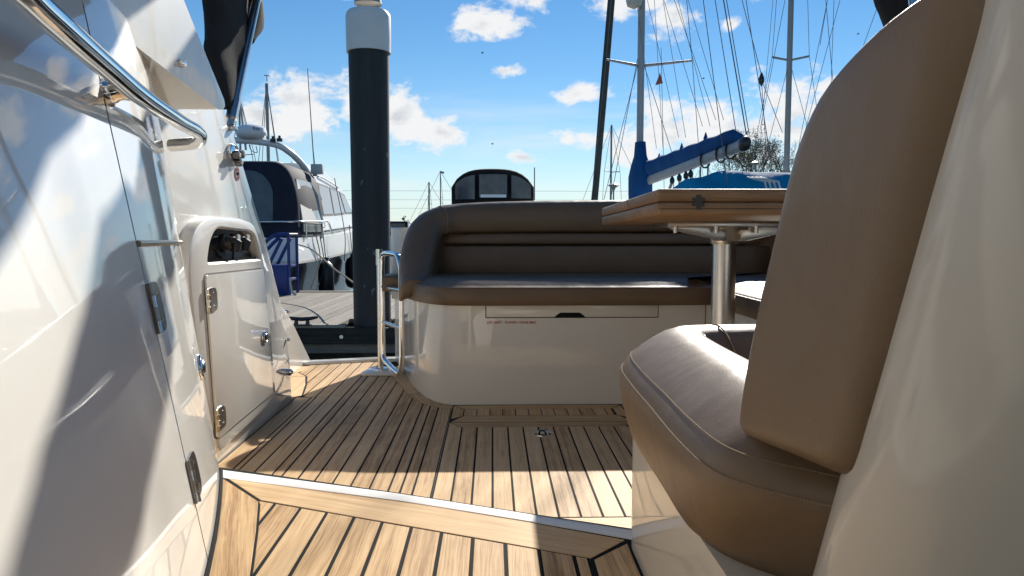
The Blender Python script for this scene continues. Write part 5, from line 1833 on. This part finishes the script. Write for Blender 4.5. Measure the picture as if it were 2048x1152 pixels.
yacht('far sailing boat with wind vane on its mast, above the cruiser canopy', (-9.9652, 34.0, 7.3273)[0], 34.0, (-9.9479, 34.0, 8.0453)[2], 0.085, 'spar_grey', 0.6, 9.0, R(25), None, 0.016, True, 0.33)
yv = Vector((-9.9458, 34.0, 8.1321))
va = tube('wind_vane', [yv, yv + Vector((0, 0, 0.25)), yv + Vector((0.10, 0, 0.25)), yv + Vector((-0.12, 0, 0.27))], 0.02, 'wire', None, 5)
tag(va, 'tiny wind vane on top of the mast at upper left', 'wind vane')
yacht('far sailing boat hidden behind the arch leg, only its stays showing', (-9.8717, 30.0, 6.8289)[0], 30.0, (-9.8696, 30.0, 6.9056)[2], 0.05, 'spar_grey', 0.5, 8.5, R(30), None, 0.014, False)
yacht('very distant sailing boat with bare mast left of the dark canopy', (-7.5287, 90.0, 6.4788)[0], 90.0, (-7.5209, 90.0, 7.4224)[2], 0.11, 'spar_grey', 0.5, 8.0, R(70), None, 0.02, False)
yacht('very distant sailing boat whose mast carries a small flag beside the dark canopy', (-5.4796, 80.0, 5.9273)[0], 80.0, (-5.4655, 80.0, 7.9181)[2], 0.07, 'spar_grey', 0.5, 8.0, R(80), None, 0.02, False)
fl_ = Vector((-5.4129, 80.0, 7.9183))
fg = mesh('mast_flag', [fl_, fl_ + Vector((0.35, 0, -0.1)), fl_ + Vector((0.3, 0.02, -0.28)), fl_ + Vector((0, 0.02, -0.25))], [(0, 1, 2, 3)], 'spar_grey')
tag(fg, 'tiny flag flying at a distant masthead left of the dark canopy', 'flag')
yacht('distant sailing boat with thin mast left of the blue mast boot', (7.0849, 45.0, 4.8947)[0], 45.0, (7.0756, 45.0, 5.8407)[2] + 2, 0.07, 'spar_grey', 0.7, 8.0, R(40), None, 0.012, False)
yacht('distant sailing boat with mast showing under the blue boom, left one', (13.8394, 50.0, 5.9429)[0], 50.0, (13.832, 50.0, 6.3379)[2], 0.07, 'spar_grey', 0.6, 8.0, R(50), None, 0.012, False)
yacht('distant sailing boat with mast showing under the blue boom, right one', (15.7758, 55.0, 6.3885)[0], 55.0, (15.7616, 55.0, 7.1125)[2], 0.08, 'spar_grey', 0.6, 8.0, R(60), None, 0.012, False)


def far_cruiser(label, x, y, L_):
    o = empty('motor_cruiser', (x, y, 0), label, 'boat', 'cruisers moored far off')
    hull_loft('hull', o, x, y, L_, L_ * 0.34, (-0.2, 1.2), 'boat_white', 0.92, 0.1, 0.4)
    house('cabin', [(y + 1.0, 1.2), (y + L_ * 0.75, 1.2), (y + L_ * 0.6, 2.2), (y + 1.0, 2.4)], x - L_ * 0.14, x + L_ * 0.14, 0.1, 'boat_white', o)
    box('canopy', (x - L_ * 0.13, y + 0.3, 1.2), (x + L_ * 0.13, y + 1.3, 2.5), 'canvas_navy', o, 0.1)
    box('window', (x - L_ * 0.10, y + 0.27, 1.55), (x + L_ * 0.10, y + 0.30, 2.3), 'window_film', o)
    return o


far_cruiser('far white cruiser with dark canopy moored just right of the pile', (-8.9352, 70.0, 1.916)[0], 70.0, 8.0)
far_cruiser('farther white cruiser moored beside the sofa corner', (-9.7809, 88.0, 2.0231)[0], 88.0, 8.5)
far_cruiser('farthest white cruiser between the pile and the sofa', (-14.2047, 120.0, 2.6092)[0], 120.0, 9.0)

# lamp posts on the far pontoons, and overhead cables
for lab, b, t in (('small pontoon lamp post above the sofa back, left of the mast boot', (4.8324, 30.0, 2.8531), (4.8284, 30.0, 3.2494)), ('globe lamp post standing in front of the trees', (11.9241, 34.0, 3.4022), (11.8973, 34.0, 4.5044))):
    lp = empty('lamp_post', (b[0], b[1], 0.4), lab, 'lamp post', 'pontoon lamp posts')
    tube('post', [(b[0], b[1], 0.2), (b[0], b[1], t[2])], 0.05 if b[1] > 32 else 0.03, 'spar_grey', lp, 8)
    lathe('lamp_head', [(0.05, -0.1), (0.08, 0.0), (0.20, 0.08), (0.22, 0.12), (0.10, 0.18), (0.0, 0.20)], t, 'lamp_white', lp, 14)
for i, (zz, yy) in enumerate(((11.6, 160.0), (9.9, 165.0), (8.2, 170.0))):
    a, b = Vector((-260, yy, zz)), Vector((300, yy + 6, zz + 0.6))
    o = tube('power_line', [a.lerp(b, t / 10) + Vector((0, 0, -1.6 * (1 - (t / 5 - 1) ** 2))) for t in range(11)], 0.035, 'wire', None, 4)
    tag(o, ('highest', 'middle', 'lowest')[i] + ' of the faint overhead cables crossing the low sky', 'cable', 'overhead cables')


# ================================================================ trees by the water
def tree(label, base, height, spread, seed, leaves, leaf_mat, lean=0.0):
    rnd = random.Random(seed)
    o = empty('tree', base, label, 'tree')
    TV, TF, WV, WF, LV, LF = [], [], [], [], [], []
    B = Vector(base)

    def grow(p, d, length, rad, depth):
        q = p
        n = 3
        for k in range(n):
            d2 = (d + Vector((rnd.uniform(-.22, .22), rnd.uniform(-.22, .22), rnd.uniform(-.05, .16)))).normalized()
            nq = q + d2 * (length / n)
            r0, r1 = rad * (1 - 0.45 * k / n), rad * (1 - 0.45 * (k + 1) / n)
            V_, F_ = (TV, TF) if depth < 3 else (WV, WF)
            v, f = tube_geo([q, nq], [r0, r1], 5 if depth < 3 else 3)
            o_ = len(V_)
            V_ += v
            F_ += [tuple(i + o_ for i in t) for t in f]
            q, d = nq, d2
            if depth >= 4 and leaves:
                for _ in range(leaves):
                    leaf_cloud(LV, LF, q, (0.25, 0.25, 0.35), 1, 0.045, rnd)
        if depth < 6:
            for _ in range(3 if depth < 4 else 2 + (rnd.random() < 0.5)):
                s = 1.05 if depth < 3 else 0.85
                nd = (d + Vector((rnd.uniform(-s, s), rnd.uniform(-s, s), rnd.uniform(-0.25, 0.55)))).normalized()
                nd = (nd + Vector((spread * rnd.uniform(-.2, .2), 0, 0))).normalized()
                grow(q, nd, length * rnd.uniform(0.66, 0.86), rad * 0.58, depth + 1)

    grow(B, Vector((lean, 0, 1)), height * 0.24, height * 0.028, 0)
    mesh('trunk', TV, TF, 'bark', o, 60)
    crown = mesh('crown', WV, WF, 'twig_grey', o)
    if LV:
        mesh('leaves', LV, LF, leaf_mat, crown)
    return o


tree('broad half-bare spring tree with yellow-green buds under the boom end', ((14.177, 42.0, 3.2914)[0], 42.0, 0.9), 7.0, 1.2, 5, 2, 'spring_leaf', -0.1)
tree('bare greyish tree behind the grey mast, beside the brown backrest', ((17.6144, 44.0, 3.3798)[0], 44.0, 0.9), 6.6, 0.8, 12, 0, 'spring_leaf')
gr = mesh('shore_mound', [(14, 40, -0.3), (30, 38, -0.3), (34, 52, -0.3), (12, 54, -0.3), (16, 42, 0.95), (28, 40.5, 0.95), (31, 50, 0.95), (15, 51, 0.95)], [(4, 5, 6, 7), (0, 1, 5, 4), (1, 2, 6, 5), (2, 3, 7, 6), (3, 0, 4, 7)], 'bank')
tag(gr, 'low grassy spit of land under the trees', None, None, 'structure')

# gulls
for lab, p in (('small dark bird high in the sky between the mast and the grey mast', (16.7185, 60.0, 13.6122)), ('tiny bird low over the dark canopy', (0.0184, 60.0, 8.4382)), ('tiny bird below the middle cloud, upper centre', (-0.751, 60.0, 15.4833)), ('tiny bird beside the top of the brown backrest', (28.9732, 60.0, 17.1381))):
    P_ = Vector(p)
    bd_ = empty('bird', p, lab, 'bird', 'birds in the sky')
    loft('body', [[P_ + Vector((x, r_ * math.cos(a), r_ * math.sin(a))) for a in [2 * math.pi * i / 6 for i in range(6)]] for x, r_ in ((-0.12, 0.005), (-0.05, 0.03), (0.04, 0.035), (0.10, 0.012))], 'bird', bd_)
    for s in (-1, 1):
        mesh('wing', [P_ + Vector((0.04, s * 0.02, 0.01)), P_ + Vector((0.02, s * 0.14, 0.07)), P_ + Vector((-0.08, s * 0.26, 0.03)), P_ + Vector((-0.06, s * 0.02, 0.01))], [(0, 1, 2, 3)], 'bird', bd_)
